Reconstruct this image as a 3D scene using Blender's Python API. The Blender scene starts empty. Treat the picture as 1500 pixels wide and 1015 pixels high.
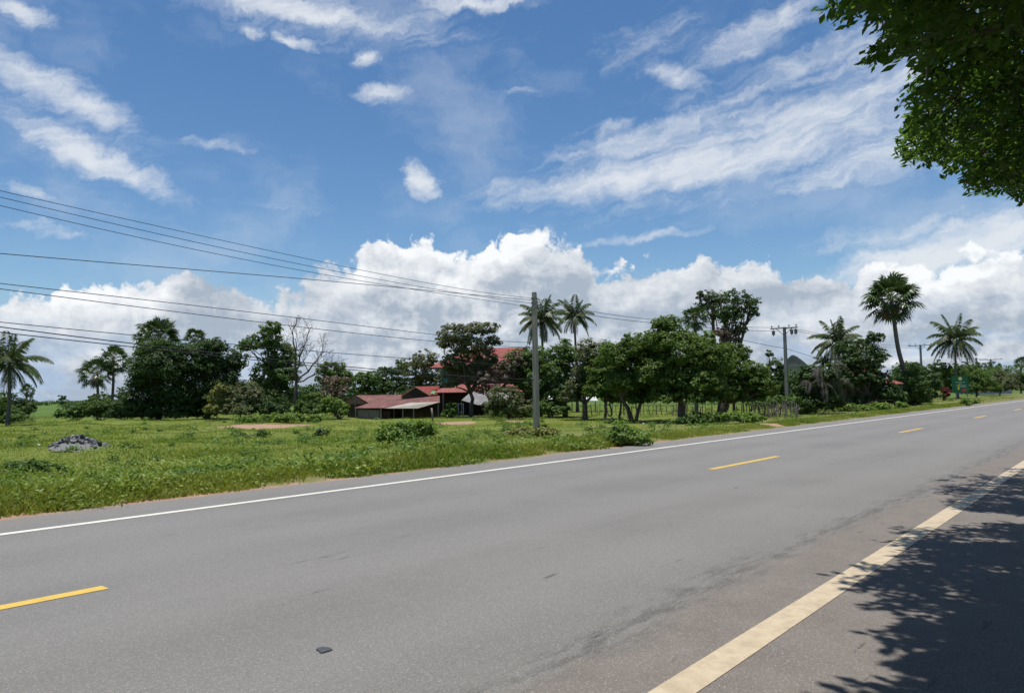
import bpy, bmesh, math, random
import numpy as np
from mathutils import Vector, Matrix, Euler

sc = bpy.context.scene
COL = sc.collection
F, CX, CY, CAMH = 1100.0, 750.0, 507.5, 1.6
rad = math.radians

# ------------------------------------------------------------------ camera
SL = .0156
PITCH = math.atan(((563 + 930 * SL) - CY) / F)
ROT = (Matrix.Rotation(math.pi / 2 + PITCH, 3, 'X') @ Matrix.Rotation(-math.atan(SL), 3, 'Z'))
cam_d = bpy.data.cameras.new('camera')
cam = bpy.data.objects.new('camera', cam_d)
COL.objects.link(cam)
cam.matrix_world = Matrix.Translation((0, 0, CAMH)) @ ROT.to_4x4()
cam_d.sensor_width = 36
cam_d.lens = 36 * F / 1500
cam_d.clip_start = .05
cam_d.clip_end = 20000
sc.camera = cam
RN = np.array(ROT)


def ray(px, py):
    return RN @ np.array([(px - CX) / F, -(py - CY) / F, -1.0])


def at(px, py, Y):                       # point on the sight line at distance Y ahead
    d = ray(px, py)
    return Vector((0, 0, CAMH)) + Vector(d) * (Y / d[1])


_d = ray(1680, 563)
D2 = np.array([_d[0], _d[1]]) / math.hypot(_d[0], _d[1])     # along the road
N2 = np.array([-D2[1], D2[0]])                               # across it, to the left
ROADROT = math.atan2(D2[1], D2[0])


def uv(x, y):
    return x * D2[0] + y * D2[1], x * N2[0] + y * N2[1]


def xy(u, v):
    return u * D2[0] + v * N2[0], u * D2[1] + v * N2[1]


def sstep(a, b, x):
    t = np.clip((np.asarray(x, float) - a) / (b - a), 0, 1)
    return t * t * (3 - 2 * t)


def bump(u, v):
    return (np.sin(u * .9 + 1.3 * np.sin(v * .31)) * np.sin(v * .8 + 1.1 * np.sin(u * .37)) * .5
            + np.sin(u * .33 + .7) * np.sin(v * .27 + u * .1) * .9)


def H(u, v):                             # height of the ground
    u = np.asarray(u, float); v = np.asarray(v, float)
    left = sstep(12.3, 19, v)
    z = -.03 + left * (-.42 + .19 * bump(u, v) * (1 - .65 * sstep(30, 55, u)) * (1 - sstep(120, 220, np.hypot(u, v))))
    z = z + .16 * np.exp(-((v - 13.4) / .8) ** 2) * sstep(12.2, 12.8, v)
    z = z - .5 * sstep(3.2, 8, -v) 
    z = z + .5 * sstep(60, 90, u) * sstep(12.8, 16, v) * (1 - sstep(24, 34, v))
    return z


def HW(x, y):
    u, v = uv(x, y)
    return float(H(u, v))


def ground(px, py):
    d = ray(px, py); z = -.3
    for _ in range(12):
        t = (z - CAMH) / d[2]
        z = HW(d[0] * t, d[1] * t)
    return Vector((d[0] * t, d[1] * t, z))


# ------------------------------------------------------------------ helpers
def tag(o, label=None, cat=None, group=None, kind=None):
    if label: o['label'] = label
    if cat: o['category'] = cat
    if group: o['group'] = group
    if kind: o['kind'] = kind
    return o


def empty(name, loc, label, cat, group=None, rz=0):
    o = bpy.data.objects.new(name, None)
    COL.objects.link(o)
    o.location = loc
    o.rotation_euler.z = rz
    o.empty_display_size = .3
    return tag(o, label, cat, group)


def link_mesh(name, me, mat, parent=None, loc=None):
    o = bpy.data.objects.new(name, me)
    COL.objects.link(o)
    if mat is not None:
        for m in (mat if isinstance(mat, (list, tuple)) else [mat]):
            me.materials.append(m)
    if parent is not None: o.parent = parent
    if loc is not None: o.location = loc
    return o


def np_mesh(name, V, Fq, smooth=False):
    V = np.asarray(V, np.float32); Fq = np.asarray(Fq, np.int32)
    k = Fq.shape[1]
    me = bpy.data.meshes.new(name)
    me.vertices.add(len(V)); me.vertices.foreach_set('co', V.ravel())
    me.loops.add(Fq.size); me.loops.foreach_set('vertex_index', Fq.ravel())
    me.polygons.add(len(Fq))
    me.polygons.foreach_set('loop_start', np.arange(0, Fq.size, k, dtype=np.int32))
    try:
        me.polygons.foreach_set('loop_total', np.full(len(Fq), k, np.int32))
    except Exception:
        pass
    me.polygons.foreach_set('use_smooth', np.full(len(Fq), smooth, bool))
    me.update(calc_edges=True)
    me.validate()
    return me


class MB:
    def __init__(s): s.v = []; s.f = []

    def add(s, vs, fs):
        b = len(s.v)
        s.v += [tuple(v) for v in vs]
        s.f += [tuple(b + i for i in f) for f in fs]
        return s

    def box(s, c, size, rz=0, rx=0, ry=0):
        R = Euler((rx, ry, rz)).to_matrix(); c = Vector(c)
        vs = [c + R @ Vector((sx * size[0] / 2, sy * size[1] / 2, sz * size[2] / 2))
              for sx in (-1, 1) for sy in (-1, 1) for sz in (-1, 1)]
        return s.add(vs, [(0, 1, 3, 2), (4, 6, 7, 5), (0, 4, 5, 1), (2, 3, 7, 6), (0, 2, 6, 4), (1, 5, 7, 3)])

    def slab(s, quad, th):                # a thin sheet with thickness from 3 or 4 corners
        q = [Vector(p) for p in quad]
        n = (q[1] - q[0]).cross(q[2] - q[0]).normalized() * th
        k = len(q)
        vs = q + [p - n for p in q]
        fs = [tuple(range(k)), tuple(range(2 * k - 1, k - 1, -1))] + \
             [(i, i + k, (i + 1) % k + k, (i + 1) % k) for i in range(k)]
        return s.add(vs, fs)

    def tube(s, pts, rs, n=8, cap=True):
        P = [Vector(p) for p in pts]
        if not hasattr(rs, '__len__'): rs = [rs] * len(P)
        ref = None; vs = []; fs = []
        for i, p in enumerate(P):
            t = (P[min(i + 1, len(P) - 1)] - P[max(i - 1, 0)])
            t = t.normalized() if t.length > 1e-9 else Vector((0, 0, 1))
            if ref is None:
                ref = t.orthogonal().normalized()
            ref = (ref - t * ref.dot(t)).normalized()
            b = t.cross(ref)
            for k in range(n):
                a = 2 * math.pi * k / n
                vs.append(p + (ref * math.cos(a) + b * math.sin(a)) * rs[i])
        for i in range(len(P) - 1):
            for k in range(n):
                k2 = (k + 1) % n
                fs.append((i * n + k, i * n + k2, (i + 1) * n + k2, (i + 1) * n + k))
        if cap:
            fs.append(tuple(range(n - 1, -1, -1)))
            fs.append(tuple((len(P) - 1) * n + k for k in range(n)))
        return s.add(vs, fs)

    def build(s, name, mat, parent=None, smooth=False, loc=None, bevel=0, kind=None):
        me = bpy.data.meshes.new(name)
        me.from_pydata(s.v, [], s.f)
        if smooth:
            me.polygons.foreach_set('use_smooth', [True] * len(me.polygons))
        me.update()
        o = link_mesh(name, me, mat, parent, loc)
        if bevel:
            m = o.modifiers.new('bevel', 'BEVEL'); m.width = bevel; m.segments = 2
        return o


# ------------------------------------------------------------------ node helper
class NT:
    def __init__(s, nt): s.nt = nt; s.n = nt.nodes; s.l = nt.links

    def node(s, t, **kw):
        n = s.n.new(t)
        for k, v in kw.items(): setattr(n, k, v)
        return n

    def put(s, sock, v):
        if v is None: return
        if isinstance(v, bpy.types.NodeSocket): s.l.new(v, sock)
        else:
            if hasattr(sock.default_value, '__len__') and not hasattr(v, '__len__'): v = (v,) * len(sock.default_value)
            if hasattr(v, '__len__') and len(v) == 3 and len(sock.default_value) == 4: v = tuple(v) + (1,)
            sock.default_value = v

    def m(s, op, a, b=None, c=None, clamp=False):
        n = s.node('ShaderNodeMath', operation=op, use_clamp=clamp)
        for i, v in enumerate((a, b, c)): s.put(n.inputs[i], v)
        return n.outputs[0]

    def vm(s, op, a, b=None):
        n = s.node('ShaderNodeVectorMath', operation=op)
        s.put(n.inputs[0], a); s.put(n.inputs[1], b)
        return n.outputs['Value'] if op in ('LENGTH', 'DOT_PRODUCT', 'DISTANCE') else n.outputs[0]

    def noise(s, vec, scale, detail=3, rough=.5, out='Fac', dist=0, dim='3D'):
        n = s.node('ShaderNodeTexNoise', noise_dimensions=dim)
        s.put(n.inputs['Vector'], vec)
        n.inputs['Scale'].default_value = scale; n.inputs['Detail'].default_value = detail
        n.inputs['Roughness'].default_value = rough; n.inputs['Distortion'].default_value = dist
        return n.outputs[out]

    def ramp(s, v, a, b, lo=0., hi=1., smooth=True):
        n = s.node('ShaderNodeMapRange', interpolation_type='SMOOTHSTEP' if smooth else 'LINEAR')
        for i, x in zip((0, 1, 2, 3, 4), (v, a, b, lo, hi)): s.put(n.inputs[i], x)
        return n.outputs[0]

    def mix(s, f, a, b):
        n = s.node('ShaderNodeMix', data_type='RGBA')
        s.put(n.inputs[0], f); s.put(n.inputs[6], a); s.put(n.inputs[7], b)
        return n.outputs[2]

    def xyz(s, x, y, z=0):
        n = s.node('ShaderNodeCombineXYZ')
        for i, v in enumerate((x, y, z)): s.put(n.inputs[i], v)
        return n.outputs[0]

    def sep(s, v):
        n = s.node('ShaderNodeSeparateXYZ'); s.put(n.inputs[0], v)
        return n.outputs

    def scale(s, v, k):
        return s.vm('MULTIPLY', v, k if hasattr(k, '__len__') else (k, k, k))

    def obj(s):
        return s.node('ShaderNodeTexCoord').outputs['Object']


def new_mat(name):
    m = bpy.data.materials.new(name); m.use_nodes = True
    t = NT(m.node_tree); b = m.node_tree.nodes['Principled BSDF']
    return m, t, b


def bumpn(t, b, h, strength=.4, dist=.01):
    n = t.node('ShaderNodeBump'); n.inputs['Strength'].default_value = strength; n.inputs['Distance'].default_value = dist
    t.put(n.inputs['Height'], h); t.l.new(n.outputs[0], b.inputs['Normal'])


def plain(name, c1, c2, scale=2, rough=.7, detail=4, spec=.3, stretch=(1, 1, 1), bump=.0, metal=0):
    m, t, b = new_mat(name)
    v = t.scale(t.obj(), stretch)
    f = t.ramp(t.noise(v, scale, detail, .6), .3, .7)
    t.put(b.inputs['Base Color'], t.mix(f, c1, c2))
    b.inputs['Roughness'].default_value = rough
    b.inputs['Specular IOR Level'].default_value = spec
    b.inputs['Metallic'].default_value = metal
    if bump: bumpn(t, b, t.noise(v, scale * 4, 4), bump)
    return m


def leaf_mat(name, c1, c2, c3, trans=.3, scale=.6, spec=.25, rough=.5):
    m, t, b = new_mat(name)
    n = t.ramp(t.noise(t.obj(), scale, 2), .35, .65)
    g = t.node('ShaderNodeNewGeometry')
    r = g.outputs['Random Per Island']
    c = t.mix(n, c1, c2)
    c = t.mix(t.ramp(r, .55, 1, 0, .8), c, c3)
    t.put(b.inputs['Base Color'], c)
    b.inputs['Roughness'].default_value = rough
    b.inputs['Specular IOR Level'].default_value = spec
    tr = t.node('ShaderNodeBsdfTranslucent')
    hs = t.node('ShaderNodeHueSaturation')
    hs.inputs['Hue'].default_value = .485; hs.inputs['Saturation'].default_value = 1.1; hs.inputs['Value'].default_value = 1.25
    t.put(hs.inputs['Color'], c); t.l.new(hs.outputs[0], tr.inputs['Color'])
    mx = t.node('ShaderNodeMixShader'); mx.inputs[0].default_value = trans
    t.l.new(b.outputs[0], mx.inputs[1]); t.l.new(tr.outputs[0], mx.inputs[2])
    t.l.new(mx.outputs[0], m.node_tree.nodes['Material Output'].inputs[0])
    return m


# ------------------------------------------------------------------ light
SHX, SHY = .07, .005                         # where a 1 m post's shadow ends
sdir = Vector((-SHX, -SHY, 1)).normalized()    # towards the sun
SUN_EL = math.asin(sdir.z); SUN_AZ = math.atan2(sdir.x, sdir.y)
sd = bpy.data.lights.new('sun', 'SUN'); sd.energy = 3.4; sd.angle = rad(.53); sd.color = (1, .955, .89)
so = bpy.data.objects.new('sun', sd); COL.objects.link(so)
so.rotation_euler = sdir.to_track_quat('Z', 'Y').to_euler(); so.location = (0, 0, 60)
sc.view_settings.view_transform = 'Standard'; sc.view_settings.look = 'None'
sc.view_settings.gamma = 1; sc.view_settings.exposure = 0.74


# ------------------------------------------------------------------ sky with clouds
def azel(px, py):
    d = ray(px, py); d = d / np.linalg.norm(d)
    return math.atan2(d[0], d[1]), math.asin(d[2])


world = bpy.data.worlds.new('World'); sc.world = world; world.use_nodes = True
w = NT(world.node_tree); world.node_tree.nodes.clear()
sky = w.node('ShaderNodeTexSky'); sky.sky_type = 'NISHITA'; sky.sun_disc = False
sky.sun_elevation = SUN_EL; sky.sun_rotation = SUN_AZ
sky.air_density = 1.0; sky.dust_density = .25; sky.ozone_density = 2.6; sky.altitude = 50
gen = w.node('ShaderNodeTexCoord').outputs['Generated']
gx, gy, gz = w.sep(gen)
AZ = w.m('ARCTAN2', gx, gy); EL = w.m('ARCSINE', gz)
P0 = w.xyz(AZ, EL, 0)


def fb(vec, scale, detail, rough=.55):
    return w.noise(vec, scale, detail, rough, dim='2D')


# --- heap clouds along the horizon
TOP = [(-200, 445), (0, 442), (60, 450), (110, 438), (170, 432), (230, 424), (295, 414), (330, 440), (375, 457), (420, 442), (470, 412),
       (518, 396), (545, 370), (585, 360), (625, 358), (650, 390), (675, 380), (705, 366), (745, 356), (800, 362), (850, 374),
       (900, 412), (950, 412), (1000, 397), (1060, 402), (1130, 400), (1190, 416), (1240, 408), (1300, 402), (1400, 398), (1500, 385), (1650, 385)]
A0, A1, E1 = -.85, .85, .3
grp = bpy.data.node_groups.new('heap_density', 'ShaderNodeTree')
grp.interface.new_socket('P', in_out='INPUT', socket_type='NodeSocketVector')
grp.interface.new_socket('D', in_out='OUTPUT', socket_type='NodeSocketFloat')
g = NT(grp)
gi = g.node('NodeGroupInput'); go = g.node('NodeGroupOutput')
P = gi.outputs[0]
wn = g.noise(P, 22, 4, .6, out='Color', dim='2D')
Pw = g.vm('ADD', P, g.scale(g.vm('SUBTRACT', wn, (.5, .5, .5)), (.035, .028, 0)))
px_, py_, _ = g.sep(Pw)
fc = g.node('ShaderNodeFloatCurve')
cv = fc.mapping.curves[0]
pts = [((azel(x, y)[0] - A0) / (A1 - A0), azel(x, y)[1] / E1) for x, y in TOP]
cv.points[0].location = pts[0]; cv.points[1].location = pts[-1]
for p in pts[1:-1]: cv.points.new(*p)
for p in cv.points: p.handle_type = 'AUTO'
fc.mapping.update()
g.put(fc.inputs['Value'], g.ramp(px_, A0, A1, 0, 1, smooth=False))
top = g.m('MULTIPLY', fc.outputs[0], E1)


def vor(vec, scale, sm=.6):
    n = g.node('ShaderNodeTexVoronoi', voronoi_dimensions='2D', feature='SMOOTH_F1')
    n.inputs['Scale'].default_value = scale; n.inputs['Smoothness'].default_value = sm
    n.inputs['Detail'].default_value = 3.5; n.inputs['Roughness'].default_value = .55; n.inputs['Lacunarity'].default_value = 2.1
    n.normalize = True
    g.put(n.inputs['Vector'], vec)
    return n.outputs['Distance']


bil = g.m('SUBTRACT', .5, vor(Pw, 19))
fine = g.m('SUBTRACT', g.noise(Pw, 60, 5, .62, dim='2D'), .5)
dd = g.m('DIVIDE', g.m('SUBTRACT', top, py_), .06)
dd = g.m('ADD', dd, g.m('MULTIPLY', bil, 1.8))
dd = g.m('ADD', dd, g.m('MULTIPLY', fine, .55))
dd = g.m('SUBTRACT', dd, .1)
g.l.new(dd, go.inputs[0])


def dens(vec):
    n = w.node('ShaderNodeGroup'); n.node_tree = grp
    w.put(n.inputs[0], vec)
    return n.outputs[0]


D0 = dens(P0)
D1 = dens(w.vm('ADD', P0, (-.007, .013, 0)))
big = fb(w.scale(P0, (1, 2.0, 1)), 7, 5, .6)
a_heap = w.ramp(D0, .02, .24)
# thin places low down where blue shows through
low = w.ramp(EL, .0, .13, 1, 0)
gap = w.ramp(fb(w.vm('ADD', w.scale(P0, (1, 3.6, 1)), (3.1, .4, 0)), 7, 4, .5), .44, .62)
lit = w.m('SUBTRACT', D0, D1)                              # brighter where the far side thins out upward
wv = w.vm('SUBTRACT', w.noise(P0, 16, 5, .62, out='Color', dim='2D'), (.5, .5, .5))
P1 = w.vm('ADD', P0, w.scale(wv, (.075, .035, 0)))
layer = fb(w.vm('ADD', w.scale(P1, (1, 3.2, 1)), (1.7, 2.2, 0)), 6.5, 5, .58)
sunny = w.m('MAXIMUM', w.m('MULTIPLY', w.ramp(AZ, azel(450, 400)[0], azel(560, 400)[0]), w.ramp(AZ, azel(960, 400)[0], azel(820, 400)[0])),
            w.m('MAXIMUM', w.ramp(AZ, azel(1180, 380)[0], azel(1330, 380)[0], 0, .8), w.ramp(AZ, azel(330, 380)[0], azel(240, 380)[0], 0, .7)))
crown_k = w.m('MULTIPLY', w.ramp(D0, .1, 1.5, 1, 0), w.m('ADD', .18, w.m('MULTIPLY', sunny, .55)))
shade = w.m('ADD', .07, w.m('MULTIPLY', w.m('SUBTRACT', lit, .2), w.m('ADD', .55, w.m('MULTIPLY', sunny, .35))))
shade = w.m('ADD', shade, w.m('MULTIPLY', w.m('SUBTRACT', big, .5), .9))
shade = w.m('ADD', shade, w.m('MULTIPLY', w.m('SUBTRACT', layer, .46), 1.8))
shade = w.m('ADD', shade, crown_k)
shade = w.m('MAXIMUM', w.m('MINIMUM', shade, 1.0), 0.0)
c_heap = w.mix(shade, (.40, .47, .565), (.96, .98, 1.0))
c_heap = w.mix(w.m('MULTIPLY', w.m('MULTIPLY', gap, low), .75), c_heap, (.42, .56, .76))

# --- high streaky cloud: ellipses (cx, cy, rx, ry, tilt deg, weight)
CI = [(1010, 245, 330, 38, 5, 1.0), (960, 200, 190, 30, 10, .75), (1190, 190, 200, 60, 18, .95), (1280, 230, 160, 45, 8, .8), (995, 110, 65, 18, -15, .8), (1120, 45, 130, 32, 18, .7),
      (1180, 100, 120, 30, 12, .55), (900, 185, 60, 16, 15, .6), (420, 12, 210, 22, -4, 1.05), (690, 5, 110, 14, 2, 1.0), (500, 40, 45, 18, 10, .7),
      (85, 135, 125, 26, -18, .95), (140, 230, 135, 24, -22, .95), (215, 260, 45, 22, -20, .7), (320, 215, 65, 12, -5, .55), (20, 12, 60, 18, -10, .95),
      (537, 85, 34, 15, 5, .9), (562, 135, 46, 15, 12, .95), (612, 264, 28, 22, -35, 1.0), (430, 62, 34, 9, -5, .9), (368, 47, 20, 12, 0, .85), (45, 280, 36, 12, -20, .7),
      (60, 340, 70, 9, -4, .6), (1120, 190, 330, 105, 14, .62), (1250, 90, 230, 60, 15, .6), (950, 60, 120, 40, 10, .4), (480, 20, 260, 45, -3, .6), (90, 190, 170, 60, -20, .4), (1420, 340, 160, 30, 10, .9), (930, 350, 130, 9, 3, .6), (420, 305, 50, 12, -5, .5), (1400, 368, 180, 26, 9, 1.3), (1330, 372, 110, 16, 6, 1.2), (1470, 345, 130, 24, 8, 1.3), (1350, 330, 180, 20, 8, .6),
      (780, 340, 40, 14, 0, .5), (760, 135, 60, 10, 5, .45)]
tot = None
for (cx, cy, rx, ry, tl, wt) in CI:
    a, e = azel(cx, cy)
    q = w.vm('SUBTRACT', P1, (a, e, 0))
    mp = w.node('ShaderNodeMapping', vector_type='TEXTURE')
    w.put(mp.inputs['Vector'], q)
    mp.inputs['Rotation'].default_value = (0, 0, rad(tl)); mp.inputs['Scale'].default_value = (rx / F, ry / F, 1)
    ln = w.vm('LENGTH', mp.outputs[0])
    gss = w.ramp(ln, 0, 1.55, wt, 0)
    tot = gss if tot is None else w.m('MAXIMUM', tot, gss)
mp = w.node('ShaderNodeMapping', vector_type='TEXTURE')
w.put(mp.inputs['Vector'], P1); mp.inputs['Rotation'].default_value = (0, 0, rad(9)); mp.inputs['Scale'].default_value = (.13, .022, 1)
stre = fb(mp.outputs[0], 1.0, 6, .62)
puff = fb(P1, 34, 5, .6)
mp2 = w.node('ShaderNodeMapping', vector_type='TEXTURE')
w.put(mp2.inputs['Vector'], P1); mp2.inputs['Rotation'].default_value = (0, 0, rad(16)); mp2.inputs['Scale'].default_value = (.05, .009, 1)
stre2 = fb(mp2.outputs[0], 1.0, 5, .6)
tex = w.m('ADD', w.m('ADD', w.m('MULTIPLY', stre, .45), w.m('MULTIPLY', stre2, .33)), w.m('MULTIPLY', puff, .22))
ci = w.m('ADD', tot, w.m('MULTIPLY', w.m('SUBTRACT', tex, .5), 1.7))
a_ci = w.ramp(ci, .10, 1.25, 0, .92)
a_ci = w.m('MULTIPLY', a_ci, w.ramp(tot, .02, .3))
# faint veil everywhere
veil = w.m('MULTIPLY', w.ramp(fb(w.scale(P1, (1, 1.8, 1)), 4, 5, .6), .44, .78, 0, .24), 1.0)
a_ci = w.m('MAXIMUM', a_ci, veil)
# ---
bg_sky = w.node('ShaderNodeBackground'); bg_sky.inputs['Strength'].default_value = .067
hs = w.node('ShaderNodeHueSaturation'); hs.inputs['Saturation'].default_value = 1.2; hs.inputs['Value'].default_value = 1.0
w.l.new(sky.outputs[0], hs.inputs['Color']); w.l.new(hs.outputs[0], bg_sky.inputs['Color'])
bg_ci = w.node('ShaderNodeBackground'); bg_ci.inputs['Color'].default_value = (.84, .88, .93, 1); bg_ci.inputs['Strength'].default_value = .56
bg_h = w.node('ShaderNodeBackground'); w.put(bg_h.inputs['Color'], c_heap); bg_h.inputs['Strength'].default_value = .60
m1 = w.node('ShaderNodeMixShader'); w.put(m1.inputs[0], a_ci); w.l.new(bg_sky.outputs[0], m1.inputs[1]); w.l.new(bg_ci.outputs[0], m1.inputs[2])
m2 = w.node('ShaderNodeMixShader'); w.put(m2.inputs[0], a_heap); w.l.new(m1.outputs[0], m2.inputs[1]); w.l.new(bg_h.outputs[0], m2.inputs[2])
wo = w.node('ShaderNodeOutputWorld'); w.l.new(m2.outputs[0], wo.inputs[0])
world.cycles.sampling_method = 'MANUAL'; world.cycles.sample_map_resolution = 512

# ------------------------------------------------------------------ ground
DIRT = []                                     # (u, v, ru, rv, tilt)


def dirt_at(px, py, rx, ry_m, tilt=None):
    p = ground(px, py)
    u, v = uv(p.x, p.y)
    DIRT.append((u, v, rx * p.y / F, ry_m))


dirt_at(335, 627, 50, 2.6)
dirt_at(415, 626, 45, 2.0)
dirt_at(668, 621, 30, 1.9)
dirt_at(755, 617, 16, .9)
dirt_at(1128, 625, 22, .8)
dirt_at(880, 625, 20, .6)


def dirt_mask(u, v):
    u = np.asarray(u, float); v = np.asarray(v, float)
    k = np.full(u.shape, 9.)
    c, s = math.cos(-ROADROT), math.sin(-ROADROT)
    for (a, b, ru, rv) in DIRT:
        du, dv = u - a, v - b
        x = (du * math.cos(ROADROT) - dv * math.sin(ROADROT)) / ru     # across the view
        y = (du * math.sin(ROADROT) + dv * math.cos(ROADROT)) / rv
        k = np.minimum(k, np.hypot(x, y))
    return k


def road_obj(name, me, mat, kind='structure', z=0):
    o = link_mesh(name, me, mat)
    o.rotation_euler.z = ROADROT
    o.location.z = z
    tag(o, kind=kind)
    return o


gm, t, b = new_mat('ground_soil_and_grass')
co = t.obj(); cu, cvv, cz = t.sep(co)
n1 = t.noise(co, .22, 5, .6); n2 = t.noise(co, 1.6, 5, .65); n3 = t.noise(co, 14, 4, .6)
green = t.mix(t.ramp(n1, .35, .65), (.095, .130, .022), (.140, .165, .036))
green = t.mix(t.ramp(n2, .52, .75), green, (.15, .14, .045))
soil = t.mix(t.ramp(n3, .3, .7), (.27, .165, .115), (.36, .235, .17))
far = t.mix(t.ramp(t.noise(t.scale(co, (1, 1, 1)), .03, 4), .4, .6), (.085, .14, .028), (.06, .10, .024))
green = t.mix(t.ramp(t.vm('LENGTH', co), 70, 140), green, far)
green = t.mix(t.ramp(cvv, 12.6, 14.2, .85, 0), green, t.mix(t.ramp(n3, .35, .65), (.115, .12, .045), (.20, .18, .085)))
green = t.mix(t.m('MULTIPLY', t.ramp(cu, 16, 26), t.ramp(cvv, 26, 21, 0, .6)), green, (.165, .160, .065))
soilf = t.ramp(t.m('ADD', n2, t.m('MULTIPLY', n1, .5)), .93, 1.05, 0, .6)
edge = t.m('ADD', t.m('SUBTRACT', cvv, 12.35), t.m('MULTIPLY', t.m('SUBTRACT', n2, .5), -1.6))
edge = t.m('ADD', edge, t.ramp(cu, 1, 12, -.42, .25))
soilf = t.m('MAXIMUM', soilf, t.ramp(edge, -.1, .3, 1, 0))
for (a, bb, ru, rv) in DIRT:
    mp = t.node('ShaderNodeMapping', vector_type='TEXTURE')
    t.put(mp.inputs['Vector'], co)
    mp.inputs['Location'].default_value = (a, bb, 0); mp.inputs['Rotation'].default_value = (0, 0, -ROADROT)
    mp.inputs['Scale'].default_value = (ru, rv, 50)
    ln = t.m('ADD', t.vm('LENGTH', mp.outputs[0]), t.m('MULTIPLY', t.m('SUBTRACT', n2, .5), 1.2))
    soilf = t.m('MAXIMUM', soilf, t.ramp(ln, .75, 1.1, 1, 0))
soilf = t.m('MULTIPLY', soilf, t.ramp(cvv, -5, -3.4))
t.put(b.inputs['Base Color'], t.mix(soilf, green, soil))
b.inputs['Roughness'].default_value = .95; b.inputs['Specular IOR Level'].default_value = .1
bumpn(t, b, t.m('ADD', n3, n2), .6, .06)


def axis(lo, hi, near_lo, near_hi, step):
    a = list(np.arange(near_lo, near_hi + 1e-6, step))
    x, s = near_hi, step
    while x < hi: s *= 1.25; x += s; a.append(min(x, hi))
    x, s = near_lo, step
    while x > lo: s *= 1.25; x -= s; a.insert(0, max(x, lo))
    return np.array(a)


us = axis(-6000, 6000, -30, 130, .8); vs_ = axis(-6000, 6000, -6, 60, .5)
U, Vv = np.meshgrid(us, vs_, indexing='ij')
Z = H(U, Vv)
nu, nv = U.shape
idx = np.arange(nu * nv).reshape(nu, nv)
Q = np.stack([idx[:-1, :-1], idx[1:, :-1], idx[1:, 1:], idx[:-1, 1:]], -1).reshape(-1, 4)
road_obj('ground', np_mesh('ground', np.stack([U, Vv, Z], -1).reshape(-1, 3), Q, True), gm)

# road: asphalt sheet with a crumbled left edge
am, t, b = new_mat('asphalt')
co = t.obj(); cu, cvv, cz = t.sep(co)
nf = t.noise(co, 150, 2, .7); nm = t.noise(co, 50, 4, .7); nl = t.noise(co, .35, 5, .6)
strk = t.noise(t.scale(co, (.12, 1.6, 1)), 1.3, 5, .6)
strk2 = t.noise(t.scale(co, (.5, 4.5, 1)), 1.1, 4, .65)
base = t.mix(t.ramp(nl, .35, .65), (.148, .143, .134), (.174, .168, .157))
base = t.mix(t.ramp(strk, .3, .7, 0, .55), base, (.180, .173, .162))
# wheel tracks polished a little paler
for vt in (3.9, 5.8, 8.0, 9.8):
    k = t.m('ABSOLUTE', t.m('SUBTRACT', cvv, vt))
    base = t.mix(t.ramp(k, .1, .8, .42, 0), base, (.198, .192, .182))
# older, brownish surface beyond the overlay edge
edge_v = t.m('ADD', cvv, t.m('ADD', t.m('MULTIPLY', t.m('SUBTRACT', t.noise(co, 1.1, 6, .7), .5), .75), t.m('MULTIPLY', t.m('SUBTRACT', t.noise(co, .25, 2), .5), .5)))
old = t.ramp(edge_v, 2.55, 2.85, 1, 0)
oldc = t.mix(t.ramp(t.noise(co, 2.3, 6, .65), .3, .7), (.146, .127, .111), (.178, .156, .137))
base = t.mix(old, base, oldc)
crack = t.ramp(t.m('ABSOLUTE', t.m('SUBTRACT', edge_v, 2.82)), .03, .26, .62, 0)
crack = t.m('MULTIPLY', crack, t.ramp(t.noise(t.scale(co, (.7, 3, 1)), 3, 5, .7), .40, .62))
base = t.mix(crack, base, (.05, .048, .045))
# old pale edge on the far shoulder
edg2 = t.m('ADD', cvv, t.m('MULTIPLY', t.m('SUBTRACT', t.noise(co, .9, 5, .65), .5), .8))
base = t.mix(t.ramp(edg2, 11.0, 11.9, 0, .65), base, (.19, .172, .15))
base = t.mix(t.ramp(edg2, 11.95, 12.15, 0, .9), base, (.25, .19, .14))
# scattered dark drag marks and tar spots
spots = t.m('MULTIPLY', t.ramp(strk2, .62, .68), t.ramp(t.noise(t.scale(co, (1.2, 5, 1)), 2.1, 3, .6), .50, .60))
base = t.mix(t.m('MULTIPLY', spots, .75), base, (.045, .045, .047))
# aggregate
base = t.mix(t.ramp(nm, .36, .62, .25, 0), base, (.07, .068, .065))
vo = t.node('ShaderNodeTexVoronoi'); vo.inputs['Scale'].default_value = 140; t.put(vo.inputs['Vector'], co)
vr = t.sep(vo.outputs['Color'])[0]
base = t.mix(t.ramp(vr, .86, .98, 0, .34), base, (.42, .41, .39))
base = t.mix(t.ramp(vr, .3, .1, 0, .28), base, (.05, .05, .052))
base = t.mix(t.ramp(nf, .58, .72, 0, .3), base, (.42, .41, .39))
base = t.mix(t.ramp(nf, .42, .28, 0, .35), base, (.04, .04, .042))
t.put(b.inputs['Base Color'], base)
b.inputs['Roughness'].default_value = .82; b.inputs['Specular IOR Level'].default_value = .28
bumpn(t, b, t.m('ADD', nm, t.m('MULTIPLY', nf, .7)), .55, .006)

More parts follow.
